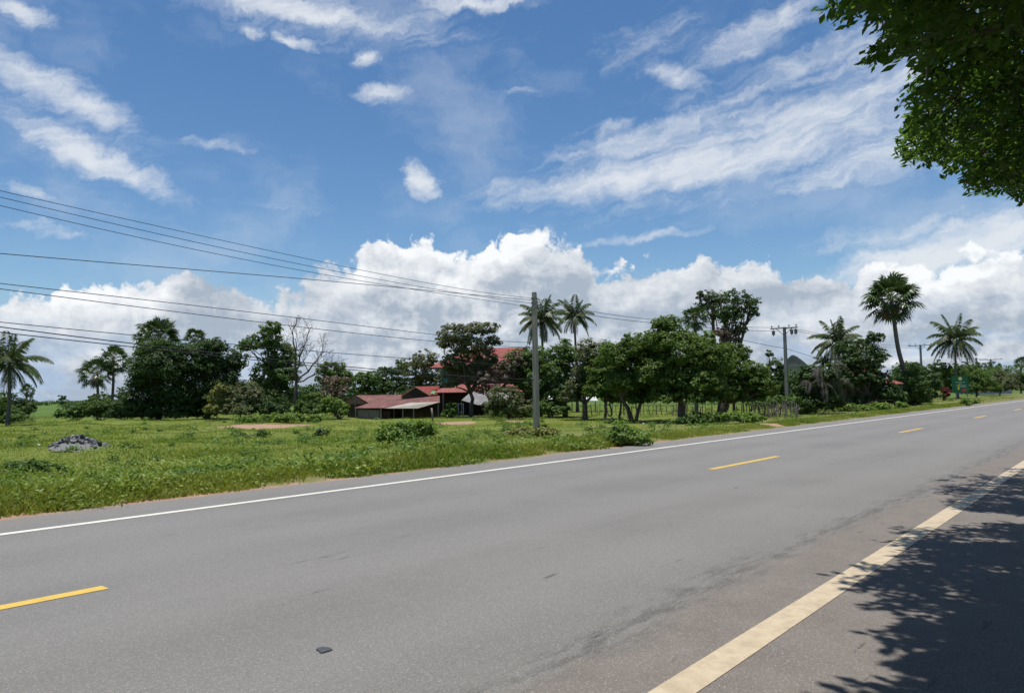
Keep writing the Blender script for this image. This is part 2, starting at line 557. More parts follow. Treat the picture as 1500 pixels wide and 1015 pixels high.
rng = np.random.default_rng(5)
ru = np.concatenate([np.arange(-60, 80, .25), np.arange(80, 500, 2.), np.arange(500, 4001, 50.)])
jl = np.convolve(rng.normal(0, .35, len(ru) + 8), np.ones(9) / 9, 'same')[:len(ru)] + rng.normal(0, .02, len(ru))
lanes = [-2.6, 1.0, 4, 7, 11.]
Vr = []; 
for i, u in enumerate(ru):
    row = [-2.6 - .3 * jl[i]] + lanes[1:] + [12.05 + .55 * jl[i]]
    Vr += [(u, r, 0) for r in row]
k = len(lanes) + 1
idx = np.arange(len(ru) * k).reshape(len(ru), k)
Q = np.stack([idx[:-1, :-1], idx[1:, :-1], idx[1:, 1:], idx[:-1, 1:]], -1).reshape(-1, 4)
road_obj('road', np_mesh('road', Vr, Q), am)


def paint(name, c, dirtc, wear):
    m, t, b = new_mat(name)
    co = t.obj()
    n = t.noise(co, 9, 6, .7); nf = t.noise(co, 120, 3, .7); nb = t.noise(co, 2.5, 5, .65)
    col = t.mix(t.ramp(n, .35, .7, 0, wear), c, dirtc)
    col = t.mix(t.ramp(nb, .5, .72, 0, wear), col, dirtc)
    col = t.mix(t.ramp(nf, .60, .72, 0, wear * 1.2), col, (.13, .125, .115))
    t.put(b.inputs['Base Color'], col); b.inputs['Roughness'].default_value = .6
    bumpn(t, b, nf, .4, .003)
    return m


white_p = paint('white_road_paint', (.62, .60, .54), (.42, .38, .31), .35)
cream_p = paint('cream_road_paint', (.47, .39, .27), (.33, .26, .175), .7)
yellow_p = paint('yellow_road_paint', (.58, .385, .05), (.40, .28, .08), .6)


def strip(u0, u1, v, wd, j=.006):
    n = max(2, min(900, int((u1 - u0) / .12)))
    uu = np.linspace(u0, u1, n)
    a = rng.normal(0, j, (n, 2))
    L = np.stack([uu, v - wd / 2 + a[:, 0], np.full(n, .004)], -1)
    Rr = np.stack([uu, v + wd / 2 + a[:, 1], np.full(n, .004)], -1)
    V = np.concatenate([L, Rr]); i = np.arange(n - 1)
    return V, np.stack([i, i + 1, i + 1 + n, i + n], -1)


def marks(name, parts, mat):
    V = []; Q = []; b0 = 0
    for (v, q) in parts: V.append(v); Q.append(q + b0); b0 += len(v)
    return road_obj(name, np_mesh(name, np.concatenate(V), np.concatenate(Q)), mat)


marks('road_marking_far_edge', [strip(-50, 900, 10.72, .15, .001)], white_p)
marks('road_marking_near_edge', [strip(-40, 900, 2.02, .205, .0012)], cream_p)
CLV = 6.93
dash = [(-.9 + 15.4 * k, 2.75 + 15.4 * k) for k in range(-3, 40)]
marks('road_marking_centre', [strip(a, e, CLV, .15, .0012) for a, e in dash], yellow_p)

# ------------------------------------------------------------------ grass and weeds (stuff)
R = np.random.default_rng(11)


def field_points(n, y0=590, y1=752, xlo=-350, xhi=1500):
    """scatter on the field, thinning with distance"""
    r = np.exp(R.uniform(math.log(7.5), math.log(125), n * 3))
    a = R.uniform(rad(-60), rad(46), n * 3)
    x, y = r * np.sin(a), r * np.cos(a)
    u, v = uv(x, y)
    edge = 12.35 + .28 * np.sin(u * .9) + .22 * np.sin(u * 2.3 + 1) + .15 * np.sin(u * 5.1)
    ok = (v > edge) & (dirt_mask(u, v) > .95 + .2 * np.sin(u * 3) * np.sin(v * 4))
    edge = edge + R.normal(0, .16, n * 3) + .3 * sstep(9, 2, u)
    ok &= R.uniform(0, 1, n * 3) < np.clip(.25 + 1.6 * (v - edge), 0, 1)
    u, v, r = u[ok][:n], v[ok][:n], r[ok][:n]
    x, y = xy(u, v)
    return x, y, H(u, v), r, u, v


n = 330000
x, y, z, r, u, v = field_points(n)
# the verge next to the shoulder is as thick with grass as the rest
uu_ = np.exp(R.uniform(math.log(8), math.log(90), 60000)) - 8; vv_ = 12.3 + np.abs(R.normal(0, .75, 60000))
eg = 12.35 + .3 * sstep(9, 2, uu_) + .28 * np.sin(uu_ * .9) + .22 * np.sin(uu_ * 2.3 + 1) + .15 * np.sin(uu_ * 5.1)
kk_ = (vv_ > eg + R.normal(-.1, .14, 60000)) & (dirt_mask(uu_, vv_) > .9)
uu_, vv_ = uu_[kk_], vv_[kk_]; xx_, yy_ = xy(uu_, vv_)
x = np.concatenate([x, xx_]); y = np.concatenate([y, yy_]); z = np.concatenate([z, H(uu_, vv_)]); r = np.concatenate([r, np.hypot(xx_, yy_)])
u = np.concatenate([u, uu_]); v = np.concatenate([v, vv_])
n = len(x)
tall = (.5 + .5 * np.sin(u * .55 + 2 * np.sin(v * .23)) * np.sin(v * .5 + 1.5 * np.sin(u * .21))) ** 2
front = np.exp(-((v - 13.6) / 1.3) ** 2) * (.45 + .55 * sstep(24, 3, u))
hgt = (.055 + .11 * tall + .09 * front) * R.uniform(.6, 1.5, n) * (1 - .45 * sstep(22, 30, u))
wd = (.004 + .0007 * r) * R.uniform(.7, 1.3, n)
a = R.uniform(0, 2 * np.pi, n)
lean = R.uniform(.15, 1.1, n) * hgt
la = R.uniform(0, 2 * np.pi, n)
B = np.stack([x, y, z - .02], -1)
side = np.stack([np.cos(a), np.sin(a), np.zeros(n)], -1) * wd[:, None] * .5
ld = np.stack([np.cos(la), np.sin(la), np.zeros(n)], -1) * lean[:, None]
tip = B + ld + np.stack([np.zeros(n), np.zeros(n), hgt], -1)
mid = B + ld * .35 + np.stack([np.zeros(n), np.zeros(n), hgt * .6], -1)
V = np.stack([B - side, B + side, mid + side * .8, tip, mid - side * .8], 1).reshape(-1, 3)
i = np.arange(n)[:, None] * 5
Q = i + np.array([[0, 1, 2, 3, 4]])
grass_m = leaf_mat('grass_blades', (.130, .225, .028), (.245, .300, .046), (.31, .30, .11), .45, .45)
o = link_mesh('grass', np_mesh('grass', V, Q), grass_m)
tag(o, kind='stuff')


def leaf_quads(P, Nrm, length, width, R):
    """rhombic leaves at P facing Nrm"""
    n = len(P)
    Nrm = Nrm / (np.linalg.norm(Nrm, axis=1, keepdims=True) + 1e-9)
    rr = R.normal(0, 1, (n, 3))
    T = np.cross(Nrm, rr); T /= (np.linalg.norm(T, axis=1, keepdims=True) + 1e-9)
    S = np.cross(Nrm, T)
    L = length[:, None] * .5; W = width[:, None] * .5
    fold = Nrm * W * .35
    V = np.stack([P - T * L, P + S * W + fold - T * L * .1, P + T * L, P - S * W + fold - T * L * .1], 1).reshape(-1, 3)
    return V, np.arange(n * 4).reshape(n, 4)


npl = 15000
x, y, z, r, u, v = field_points(npl)
k = 14
clus = np.clip(np.sin(u * .7 + 2.1 * np.sin(v * .4)) * np.sin(v * .9 + 1.7 * np.sin(u * .35)), 0, 1)
sz = R.uniform(.035, .11, len(x)) * (1 + 1.3 * clus) * (1 - .4 * sstep(22, 30, u))
cl = np.repeat(np.stack([x, y, z], -1), k, 0); sk = np.repeat(sz, k)
off = R.normal(0, 1, (len(cl), 3)) * (sk[:, None] * [1., 1., .5]); off[:, 2] = np.abs(off[:, 2]) + .05
Vw, Qw = leaf_quads(cl + off, np.abs(R.normal(0, 1, cl.shape)) * [0, 0, .8] + R.normal(0, .6, cl.shape) + [0, 0, .6],
                    sk * R.uniform(.4, .8, len(cl)), sk * R.uniform(.3, .5, len(cl)), R)
weed_m = leaf_mat('weed_leaves', (.125, .205, .035), (.21, .275, .05), (.28, .33, .08), .3, .5)
o = link_mesh('weeds', np_mesh('weeds', Vw, Qw), weed_m)
tag(o, kind='stuff')

# knee-high weed clumps
x, y, z, r, u, v = field_points(650)
ok = v > 14
x, y, z, u, v = x[ok], y[ok], z[ok], u[ok], v[ok]
k = 150
rr_ = .15 + .55 * R.uniform(0, 1, len(x)) ** 2; hh_ = rr_ * R.uniform(.5, .95, len(x))
cl = np.repeat(np.stack([x, y, z], -1), k, 0); rk = np.repeat(rr_, k); hk = np.repeat(hh_, k)
off = R.normal(0, .5, (len(cl), 3)); off[:, 2] = np.abs(off[:, 2])
off = off * np.stack([rk, rk, hk], -1)
ls = R.uniform(.05, .12, len(cl))
Vw, Qw = leaf_quads(cl + off + [0, 0, .03], R.normal(0, .5, cl.shape) + [0, 0, .6] + off, ls * 1.3, ls * .6, R)
weed2 = leaf_mat('weed_clump_leaves', (.070, .145, .026), (.12, .205, .034), (.18, .25, .055), .3, .25)
tag(link_mesh('undergrowth', np_mesh('undergrowth', Vw, Qw), weed2), kind='stuff')

# ------------------------------------------------------------------ plants
LEAF = {
    'dark': leaf_mat('leaf_dark', (.040, .080, .024), (.060, .112, .028), (.095, .155, .04), .36),
    'mid': leaf_mat('leaf_mid', (.062, .122, .026), (.090, .160, .032), (.14, .21, .05), .4),
    'mango': leaf_mat('leaf_mango', (.065, .125, .022), (.100, .170, .030), (.165, .22, .05), .4),
    'bright': leaf_mat('leaf_bright', (.115, .205, .035), (.155, .25, .045), (.21, .28, .07), .35),
    'olive': leaf_mat('leaf_olive', (.095, .120, .045), (.125, .145, .055), (.16, .17, .08), .28),
    'yellow': leaf_mat('leaf_yellowish', (.16, .19, .045), (.20, .215, .055), (.26, .24, .08), .3),
    'brown': leaf_mat('leaf_dry_brown', (.12, .09, .06), (.17, .125, .085), (.20, .16, .11), .15),
    'red': leaf_mat('leaf_red', (.13, .02, .02), (.17, .035, .03), (.2, .06, .04), .25),
    'palm': leaf_mat('leaf_palm', (.038, .075, .022), (.055, .10, .028), (.09, .13, .04), .2, spec=.4, rough=.4),
    'coco': leaf_mat('leaf_coconut', (.045, .078, .024), (.062, .098, .028), (.11, .12, .045), .25, spec=.4, rough=.4),
    'road': leaf_mat('leaf_roadside', (.044, .098, .016), (.064, .132, .022), (.11, .19, .035), .5, spec=.15),
}
BARK = plain('bark', (.07, .055, .042), (.15, .125, .10), 3, .95, stretch=(3, 3, .6), bump=.6, spec=.1)
PALEBARK = plain('pale_bark', (.16, .14, .12), (.26, .235, .205), 3, .95, stretch=(3, 3, .6), bump=.5, spec=.1)
PALMBARK = plain('palm_bark', (.09, .08, .07), (.17, .155, .135), 2, .95, stretch=(.6, .6, 7), bump=.6, spec=.1)


def wander(p0, p1, R, n=5, amp=.06):
    p0, p1 = Vector(p0), Vector(p1); L = (p1 - p0).length
    o = []
    for i in range(n + 1):
        t = i / n
        p = p0.lerp(p1, t)
        if 0 < i < n: p = p + Vector(R.normal(0, amp * L, 3))
        o.append(p)
    return o


def tree(name, label, cat, Y, base, lobes, leaf='mid', seed=0, dens=1.0, size=1.0, group=None, trunk_r=None, trunks=None,
         clump=1.0, bark=None, fork=.35, trunk=True, hollow=.5, crown_name='crown'):
    """lobes: (px, py, rx, ry) in photo pixels at distance Y, given real depth; each lobe an uneven ellipsoid of leaf clumps"""
    R = np.random.default_rng(seed + 101)
    s = Y / F
    bx = at(base, 600, Y); bz = HW(bx.x, bx.y)
    B0 = Vector((bx.x, bx.y, bz))
    cs, rs = [], []
    for (px, py, rx, ry) in lobes:
        c = at(px, py, Y)
        c.y += R.uniform(-.55, .55) * rx * s
        cs.append(np.array(c)); rs.append(np.array([rx * s, (rx * .6 + ry * .4) * s, ry * s]))
    root = empty(name, B0, label, cat, group)
    VV = []; QQ = []; nb = 0
    mean_s = s
    for c, r_, (px, py, rx, ry) in zip(cs, rs, lobes):
        L = .25 * size * (Y / 65) ** .5          # leaf spray length, m
        ncl = max(12, int(.24 * rx * ry * dens / clump ** 1.5))
        d = R.normal(0, 1, (ncl, 3)); d /= np.linalg.norm(d, axis=1, keepdims=True)
        d[:, 2] = np.where(d[:, 2] < -.5, d[:, 2] * .6, d[:, 2])
        rad_ = R.uniform(hollow ** 2, 1.1, ncl) ** .5
        # uneven outline: a few bulges and bites
        bul = np.ones(ncl)
        for _ in range(7):
            q = R.normal(0, 1, 3); q /= np.linalg.norm(q)
            bul += R.uniform(-.30, .24) * np.exp(-((1 - d @ q) / .22) ** 2)
        C = c + d * r_ * (rad_ * bul)[:, None]
        k = 24
        cr = (.11 * clump * (rx * ry) ** .5 * s + .12) * R.uniform(.6, 1.35, ncl)
        P = np.repeat(C, k, 0); CR = np.repeat(cr, k); DD = np.repeat(d, k, 0)
        o = R.normal(0, 1, (len(P), 3)); o /= np.maximum(np.linalg.norm(o, axis=1, keepdims=True), 1)
        o[:, 2] *= .6
        P = P + o * CR[:, None]
        Nn = DD * .45 + o * .5 + R.normal(0, .45, P.shape) + [0, 0, .6]
        ll = L * R.uniform(.55, 1.35, len(P))
        V, Q = leaf_quads(P, Nn, ll, ll * R.uniform(.35, .62, len(P)), R)
        low = V[:, 2] < (HW(c[0], c[1]) + .02)
        V[low, 2] = HW(c[0], c[1]) + .02
        VV.append(V); QQ.append(Q + nb); nb += len(V)
    me = np_mesh(crown_name, np.concatenate(VV) - np.array(B0), np.concatenate(QQ))
    link_mesh(crown_name, me, LEAF[leaf], root)
    # trunk and limbs
    mb = MB()
    cm = Vector(np.mean(cs, 0)); top = max(c[2] for c in cs)
    tr = trunk_r or max(.03, .035 * (top - bz))
    if trunk:
        for ti, (dx, lean) in enumerate(trunks or [(0, 0)]):
            p0 = Vector((dx * s, 0, -.15))
            fk = Vector((dx * s + lean * s, 0, 0)) * .8 + Vector((.15 * (cm.x - B0.x), .15 * (cm.y - B0.y), fork * (cm.z - bz) + .2))
            pts = wander(p0, fk, R, 4, .035)
            if ti:
                mb.build('trunk', bark or BARK, root, smooth=True); mb = MB()
            rr = tr * (1 if ti == 0 else R.uniform(.6, .9))
            mb.tube(pts, [rr * 1.35, rr * 1.02, rr * .92, rr * .85, rr * .8], 9)
            for c, r_ in zip(cs, rs):
                if trunks and len(trunks) > 1 and R.uniform() < .4: continue
                e = Vector(c) - B0 + Vector(R.normal(0, .12, 3) * r_)
                br = wander(fk - Vector((0, 0, .05)), e, R, 5, .05)
                mb.tube(br, [rr * .6 * (1 - .16 * q) for q in range(6)], 6)
                for _ in range(5):
                    q = br[R.integers(2, 6)]
                    e2 = Vector(c) - B0 + Vector(np.clip(R.normal(0, .5, 3), -.8, .8) * r_)
                    mb.tube(wander(q, e2, R, 3, .06), [rr * .22, rr * .16, rr * .1, rr * .05], 4)
        mb.build('trunk', bark or BARK, root, smooth=True)
    else:
        for c, r_ in zip(cs, rs):
            for _ in range(6):
                e2 = Vector(c) - B0 + Vector(np.clip(R.normal(0, .5, 3), -.8, .8) * r_)
                g0 = Vector((R.normal(0, .06), R.normal(0, .06), -.05))
                mb.tube(wander(g0, e2, R, 4, .06), [.03, .026, .02, .014, .006], 5)
        mb.build('stems', bark or BARK, root, smooth=True)
    return root


def fan_leaf(mb_list, stem_list, c, d, L, rf, R, seg=19):
    """a palmyra leaf: petiole from c along d, then a pleated, split fan"""
    d = d.normalized()
    e = c + d * L + Vector((0, 0, -.10 * L))
    stem_list.append((c, c.lerp(e, .5) + Vector((0, 0, .05 * L)), e))
    up = Vector((0, 0, 1)); sd_ = d.cross(up)
    if sd_.length < .1: sd_ = Vector((1, 0, 0))
    sd_.normalize(); nrm = sd_.cross(d).normalized()
    tw = R.uniform(-.7, .7)
    sd2 = sd_ * math.cos(tw) + nrm * math.sin(tw)
    for i in range(seg):
        a = (i / (seg - 1) - .5) * rad(250)
        dr = d * math.cos(a) + sd2 * math.sin(a)
        l = rf * R.uniform(.82, 1.05)
        wv_ = rf * .085
        perp = (sd2 * math.cos(a) - d * math.sin(a))
        cup = nrm * rf * .12 * (1 if i % 2 else .4)
        m = e + dr * l * .55 + cup
        tp = e + dr * l + Vector((0, 0, -.22 * l * R.uniform(.4, 1.2)))
        mb_list.append([e, m + perp * wv_, tp, m - perp * wv_])


def sugar_palm(label, Y, base, crown, rpx, seed, trunk_path=None, group=None, skirt=True, nfan=44, tr=.17, leaf='palm'):
    R = np.random.default_rng(seed)
    s = Y / F; r = rpx * s
    b = at(base, 600, Y); bz = HW(b.x, b.y); B0 = Vector((b.x, b.y, bz))
    c = at(crown[0], crown[1], Y) - B0
    root = empty('sugar_palm', B0, label, 'palm', group)
    pts = [Vector((0, 0, -.2))]
    for (px, py) in (trunk_path or []):
        pts.append(at(px, py, Y) - B0)
    if not trunk_path:
        pts += [c * .33 + Vector((R.normal(0, .08), 0, 0)), c * .66 + Vector((R.normal(0, .06), 0, 0))]
    pts.append(c)
    n = len(pts)
    # smooth the path
    fin = []
    for i in range(n - 1):
        p0, p1, p2, p3 = pts[max(i - 1, 0)], pts[i], pts[i + 1], pts[min(i + 2, n - 1)]
        for q in range(5):
            t_ = q / 5
            fin.append(.5 * ((2 * p1) + (p2 - p0) * t_ + (2 * p0 - 5 * p1 + 4 * p2 - p3) * t_ ** 2 + (3 * p1 - p0 - 3 * p2 + p3) * t_ ** 3))
    fin.append(c)
    mb = MB(); mb.tube(fin, [tr * (1.5 if i == 0 else 1.15 - .3 * i / len(fin)) for i in range(len(fin))], 10)
    mb.build('trunk', PALMBARK, root, smooth=True)
    quads = []; stems = []; dq = []
    for i in range(nfan):
        zc = 1 - 1.88 * (i + .5) / nfan
        ph = i * 2.39996 + R.normal(0, .2)
        h = math.sqrt(max(0, 1 - zc * zc))
        d = Vector((h * math.cos(ph), h * math.sin(ph), zc + .05))
        fan_leaf(quads, stems, c + d * .1, d, r * R.uniform(.42, .66), r * R.uniform(.34, .44), R)
    V = np.array([list(p) for q in quads for p in q]); Q = np.arange(len(V)).reshape(-1, 4)
    link_mesh('crown', np_mesh('crown', V, Q), LEAF[leaf], root)
    mb = MB()
    for p in stems: mb.tube(p, [.03, .025, .018], 4)
    mb.build('leaf_stalks', LEAF['yellow'], root)
    if skirt:
        st = []
        for i in range(16):
            ph = i * 2.4
            d = Vector((.45 * math.cos(ph), .45 * math.sin(ph), -1))
            fan_leaf(dq, st, c + Vector((0, 0, -.05 * r)), d, r * R.uniform(.2, .45), r * R.uniform(.22, .34), R, 9)
        V = np.array([list(p) for q in dq for p in q]); Q = np.arange(len(V)).reshape(-1, 4)
        link_mesh('dead_leaves', np_mesh('dead_leaves', V, Q), LEAF['brown'], root)
    return root


def frond(quads, ribs, c, d, L, R, droop=.8, nl=38, ll=.78, wl=.085):
    d = d.normalized()
    pts = []
    p = Vector(c); v = d.copy(); st = L / 10
    for i in range(11):
        pts.append(p.copy())
        p = p + v * st
        v = (v + Vector((0, 0, -droop * .17 * (.4 + i / 10)))).normalized()
    ribs.append(pts)
    for i in range(nl):
        t_ = .12 + .88 * i / (nl - 1)
        f = t_ * 10; j = min(int(f), 9); q = pts[j].lerp(pts[j + 1], f - j)
        tan = (pts[j + 1] - pts[j]).normalized()
        sd_ = tan.cross(Vector((0, 0, 1)))
        if sd_.length < .05: sd_ = Vector((1, 0, 0))
        sd_.normalize()
        l = ll * L / 3 * (math.sin(math.pi * (.12 + .80 * t_)) ** .7 + .12) * R.uniform(.85, 1.1)
        for sg in (-1, 1):
            e = q + (sd_ * sg * .75 + tan * .55 + Vector((0, 0, -.55 - R.uniform(0, .35)))).normalized() * l
            w_ = tan * wl * L / 3 * .6
            m = q.lerp(e, .45) + Vector((0, 0, .05 * l))
            quads.append([q, m + w_, e, m - w_])


def coco_palm(label, Y, base, crown, rpx, seed, group=None, nfr=22, tr=.13, trunk_path=None, dead=3, leaf='coco'):
    R = np.random.default_rng(seed)
    s = Y / F; r = rpx * s
    b = at(base, 600, Y); bz = HW(b.x, b.y); B0 = Vector((b.x, b.y, bz))
    c = at(crown[0], crown[1], Y) - B0
    root = empty('coconut_palm', B0, label, 'palm', group)
    mb = MB()
    p1 = c * .5 + Vector(R.normal(0, .12, 3))
    pts = [Vector((0, 0, -.2)), c * .06, c * .25 + (p1 - c * .5) * .6, p1, c * .75 + (p1 - c * .5) * .6, c]
    mb.tube(pts, [tr * 1.9, tr * 1.35, tr * 1.1, tr, tr * .92, tr * .9], 10)
    mb.build('trunk', PALMBARK, root, smooth=True)
    q = []; ribs = []
    for i in range(nfr):
        k = (i + .5) / nfr
        ph = i * 2.39996 + R.normal(0, .15)
        el = rad(82 - 112 * k + R.normal(0, 5))
        d = Vector((math.cos(ph) * math.cos(el), math.sin(ph) * math.cos(el), math.sin(el)))
        frond(q, ribs, c, d, r * 1.22 * R.uniform(.85, 1.1) * (.8 + .2 * min(1, k * 4)), R, droop=.7 + .8 * k)
    V = np.array([list(p) for a in q for p in a]); Q = np.arange(len(V)).reshape(-1, 4)
    link_mesh('crown', np_mesh('crown', V, Q), LEAF[leaf], root)
    mb = MB()
    for pts in ribs: mb.tube(pts[::2], [.045, .035, .026, .018, .012, .006], 4)
    mb.build('frond_ribs', LEAF['coco'], root)
    if dead:
        q = []; ribs = []
        for i in range(dead * 2):
            ph = R.uniform(0, 6.28)
            d = Vector((math.cos(ph) * .4, math.sin(ph) * .4, -.9))
            frond(q, ribs, c, d, r * R.uniform(.6, .95), R, droop=.3, nl=18)
        V = np.array([list(p) for a in q for p in a]); Q = np.arange(len(V)).reshape(-1, 4)
        link_mesh('dead_fronds', np_mesh('dead_fronds', V, Q), LEAF['brown'], root)
    return root




def woods(label_seed, Y, lobes, leaf):
    """a far mass of foliage that nobody could take apart"""
    R = np.random.default_rng(label_seed); VV = []; QQ = []; nb = 0
    for (px, py, rx, ry) in lobes:
        c = np.array(at(px, py, Y)); s = Y / F; gz = HW(c[0], c[1]); c[1] += R.uniform(-6, 6)
        n = int(4.5 * rx * ry)
        d = R.normal(0, 1, (n, 3)); d /= np.linalg.norm(d, axis=1, keepdims=True)
        bul = np.ones(n)
        for _ in range(10):
            q = R.normal(0, 1, 3); q /= np.linalg.norm(q)
            bul += R.uniform(-.3, .28) * np.exp(-((1 - d @ q) / .15) ** 2)
        P = c + d * np.array([rx * s, rx * s * .8, ry * s]) * (R.uniform(.5, 1.1, n) ** .6 * bul)[:, None]
        P[:, 2] = np.maximum(P[:, 2], gz + R.uniform(0, .6, n))
        ll = .42 * R.uniform(.6, 1.4, n)
        V, Q = leaf_quads(P, d * .5 + R.normal(0, .5, d.shape) + [0, 0, .5], ll, ll * R.uniform(.4, .65, n), R)
        VV.append(V); QQ.append(Q + nb); nb += len(V)
    o = link_mesh('woods', np_mesh('woods', np.concatenate(VV), np.concatenate(QQ)), LEAF[leaf])
    return tag(o, kind='stuff')


# ------------------------------------------------------------------ vegetation
# left edge
coco_palm('coconut palm with drooping fronds at the far left edge of the field', 62, 12, (13, 532), 46, 1, nfr=20)
tree('shrub', 'dark leafy shrub at the left edge under the coconut palm', 'shrub', 74, 8, [(-12, 600, 30, 28), (14, 615, 22, 20), (-40, 600, 30, 32)], 'mid', 1, trunk=False)
tree('shrub', 'rounded shrub right of the leftmost coconut palm trunk', 'shrub', 90, 34, [(26, 594, 20, 18), (44, 598, 15, 14), (8, 590, 16, 16)], 'dark', 2, trunk=False)
sugar_palm('small distant sugar palm poking out of shrubs right of the leftmost coconut palm', 120, 41, (40, 572), 13, 3, nfan=30, skirt=False)
tree('slender_tree', 'tiny slender tree alone on the open field horizon', 'tree', 160, 92, [(92, 583, 5, 6), (91, 590, 4, 6)], 'dark', 4, trunk_r=.12)
# sugar palms and bushes left of the grove
P2 = sugar_palm('shorter, left one of the two sugar palms beside the dark grove', 95, 146, (143, 546), 31, 5, nfan=28)
sugar_palm('taller, right one of the two sugar palms beside the dark grove', 97, 163, (166, 526), 27, 6, nfan=28)
tree('shrub', 'green bush at the left end of the thicket below the two sugar palms', 'shrub', 80, 112, [(110, 603, 18, 13), (125, 598, 14, 12), (98, 606, 12, 9)], 'mid', 7, trunk=False)
tree('shrub', 'middle bush of the thicket directly below the two sugar palms', 'shrub', 79, 145, [(142, 595, 22, 13), (155, 602, 24, 13), (135, 604, 18, 10)], 'mid', 8, trunk=False)
tree('shrub', 'bush against the dark grove, at the right end of the thicket under the sugar palms', 'shrub', 77, 182, [(180, 596, 22, 16), (196, 602, 20, 13), (172, 606, 18, 9)], 'dark', 9, trunk=False)
tree('shrub', 'low distant bush behind the thicket between the sugar palm trunks', 'shrub', 110, 160, [(150, 583, 18, 8), (172, 585, 20, 8)], 'dark', 10, trunk=False)
# dark grove
sugar_palm('tall sugar palm whose fan crown tops the dark grove', 83, 236, (233, 492), 38, 11, nfan=46)
sugar_palm('smaller sugar palm rising behind the right part of the dark grove', 86, 286, (285, 498), 22, 12, nfan=34, skirt=False)
tree('dense_tree', 'broad dark dense tree forming the left half of the grove', 'tree', 76, 232,
     [(212, 545, 28, 42), (240, 535, 36, 34), (203, 582, 24, 28), (248, 575, 40, 36), (225, 510, 24, 18), (268, 528, 24, 26), (215, 602, 30, 14), (255, 602, 32, 14)], 'dark', 13, dens=1.1)
tree('dense_tree', 'dark dense tree forming the right half of the grove', 'tree', 78, 305,
     [(298, 532, 36, 32), (326, 552, 30, 36), (288, 575, 36, 36), (345, 528, 15, 20), (318, 508, 22, 14), (330, 588, 28, 22), (295, 602, 30, 13)], 'dark', 14, dens=1.1)
# the tree with the bare tree
tree('tall_tree', 'tall narrow green tree between the dark grove and the bare tree', 'tree', 75, 408,
     [(403, 482, 18, 12), (385, 500, 25, 17), (408, 518, 26, 26), (393, 550, 28, 30), (412, 580, 26, 24), (362, 506, 14, 12), (420, 545, 20, 24), (405, 600, 24, 14)], 'mid', 15)
R = np.random.default_rng(77)
Yb = 73; bt = at(433, 612, Yb); B0 = Vector((bt.x, bt.y, HW(bt.x, bt.y)))
root = empty('bare_tree', B0, 'leafless grey tree with spreading twigs beside the tall green tree', 'tree')
mb = MB(); twb = MB()
sP = Yb / F


def bough(p, v, L, r, depth):
    pts = [p]; q = p.copy(); d = v.copy()
    for i in range(4):
        d = (d + Vector(R.normal(0, .13, 3)) + Vector((0, 0, .05))).normalized()
        q = q + d * L / 4; pts.append(q.copy())
    (mb if depth < 3 else twb).tube(pts, [r, r * .88, r * .78, r * .68, r * .55], 8 if depth < 2 else 4)
    if depth >= 6 or L < .2: return
    for i in range(3 if depth < 5 else 2):
        a = R.uniform(.35, .85); ph = R.uniform(0, 6.28)
        o1 = d.orthogonal().normalized(); o2 = d.cross(o1)
        nd = (d * math.cos(a) + (o1 * math.cos(ph) + o2 * math.sin(ph)) * math.sin(a)).normalized()
        bough(pts[-1] if i < 2 else pts[2], nd, L * R.uniform(.55, .82), max(r * .55, .012), depth + 1)


stem = wander((0, 0, -.2), at(434, 560, Yb) - B0, R, 4, .02)
mb.tube(stem, [.24, .19, .17, .16, .15], 10)
for (px, py, rr) in ((428, 500, .11), (446, 512, .10), (463, 527, .10), (470, 545, .08)):
    e = at(px, py, Yb) - B0 + Vector((0, R.uniform(-.6, .6), 0))
    pth = wander(stem[-1], e, R, 4, .05)
    mb.tube(pth, [rr, rr * .9, rr * .85, rr * .75, rr * .7], 7)
    v0 = (pth[-1] - pth[0]).normalized()
    bough(pth[-1], (v0 + Vector((.05, 0, .35))).normalized(), 1.2, rr * .65, 2)
    bough(pth[2], (v0 + Vector(R.normal(0, .5, 3))).normalized(), 1.2, rr * .5, 2)
    bough(pth[3], (v0 + Vector(R.normal(0, .6, 3)) + Vector((0, 0, .3))).normalized(), 1.2, rr * .45, 2)
mb.build('trunk', BARK, root, smooth=True)
twb.build('twigs', BARK, root)
tree('shrub', 'yellowish sapling in front of the right edge of the dark grove', 'shrub', 72, 318, [(317, 582, 14, 15), (312, 598, 12, 10), (322, 570, 8, 8)], 'yellow', 16, trunk_r=.05)
tree('shrub', 'olive bush between the yellowish sapling and the tall narrow tree', 'shrub', 72, 352, [(344, 582, 18, 20), (368, 582, 18, 22), (354, 600, 26, 11)], 'olive', 17, trunk_r=.06)
tree('shrub', 'dark undergrowth bush at the foot of the tall narrow tree', 'shrub', 71.5, 398, [(390, 596, 18, 15), (410, 598, 18, 14)], 'dark', 18, trunk=False)
tree('shrub', 'green shrub at the foot of the leafless tree, left of the rusty shed', 'shrub', 70, 456, [(455, 590, 20, 15), (470, 600, 16, 9), (443, 600, 14, 10)], 'mid', 19, trunk=False)
tree('round_tree', 'round green tree behind the dry brown bush, right of the leafless tree', 'tree', 82, 492, [(488, 540, 20, 13), (506, 553, 14, 18), (476, 553, 15, 15), (492, 562, 20, 18)], 'mid', 20)
tree('dry_bush', 'dry brown twiggy bush in front of the round green tree', 'bush', 76, 490, [(490, 566, 22, 18), (480, 580, 16, 12), (500, 578, 14, 12)], 'brown', 21, dens=.45, trunk_r=.05)
tree('shrub', 'banana-green shrub touching the left gable of the rusty shed', 'shrub', 69, 497, [(490, 597, 15, 13), (505, 601, 9, 9), (484, 588, 10, 8)], 'bright', 22, trunk=False)
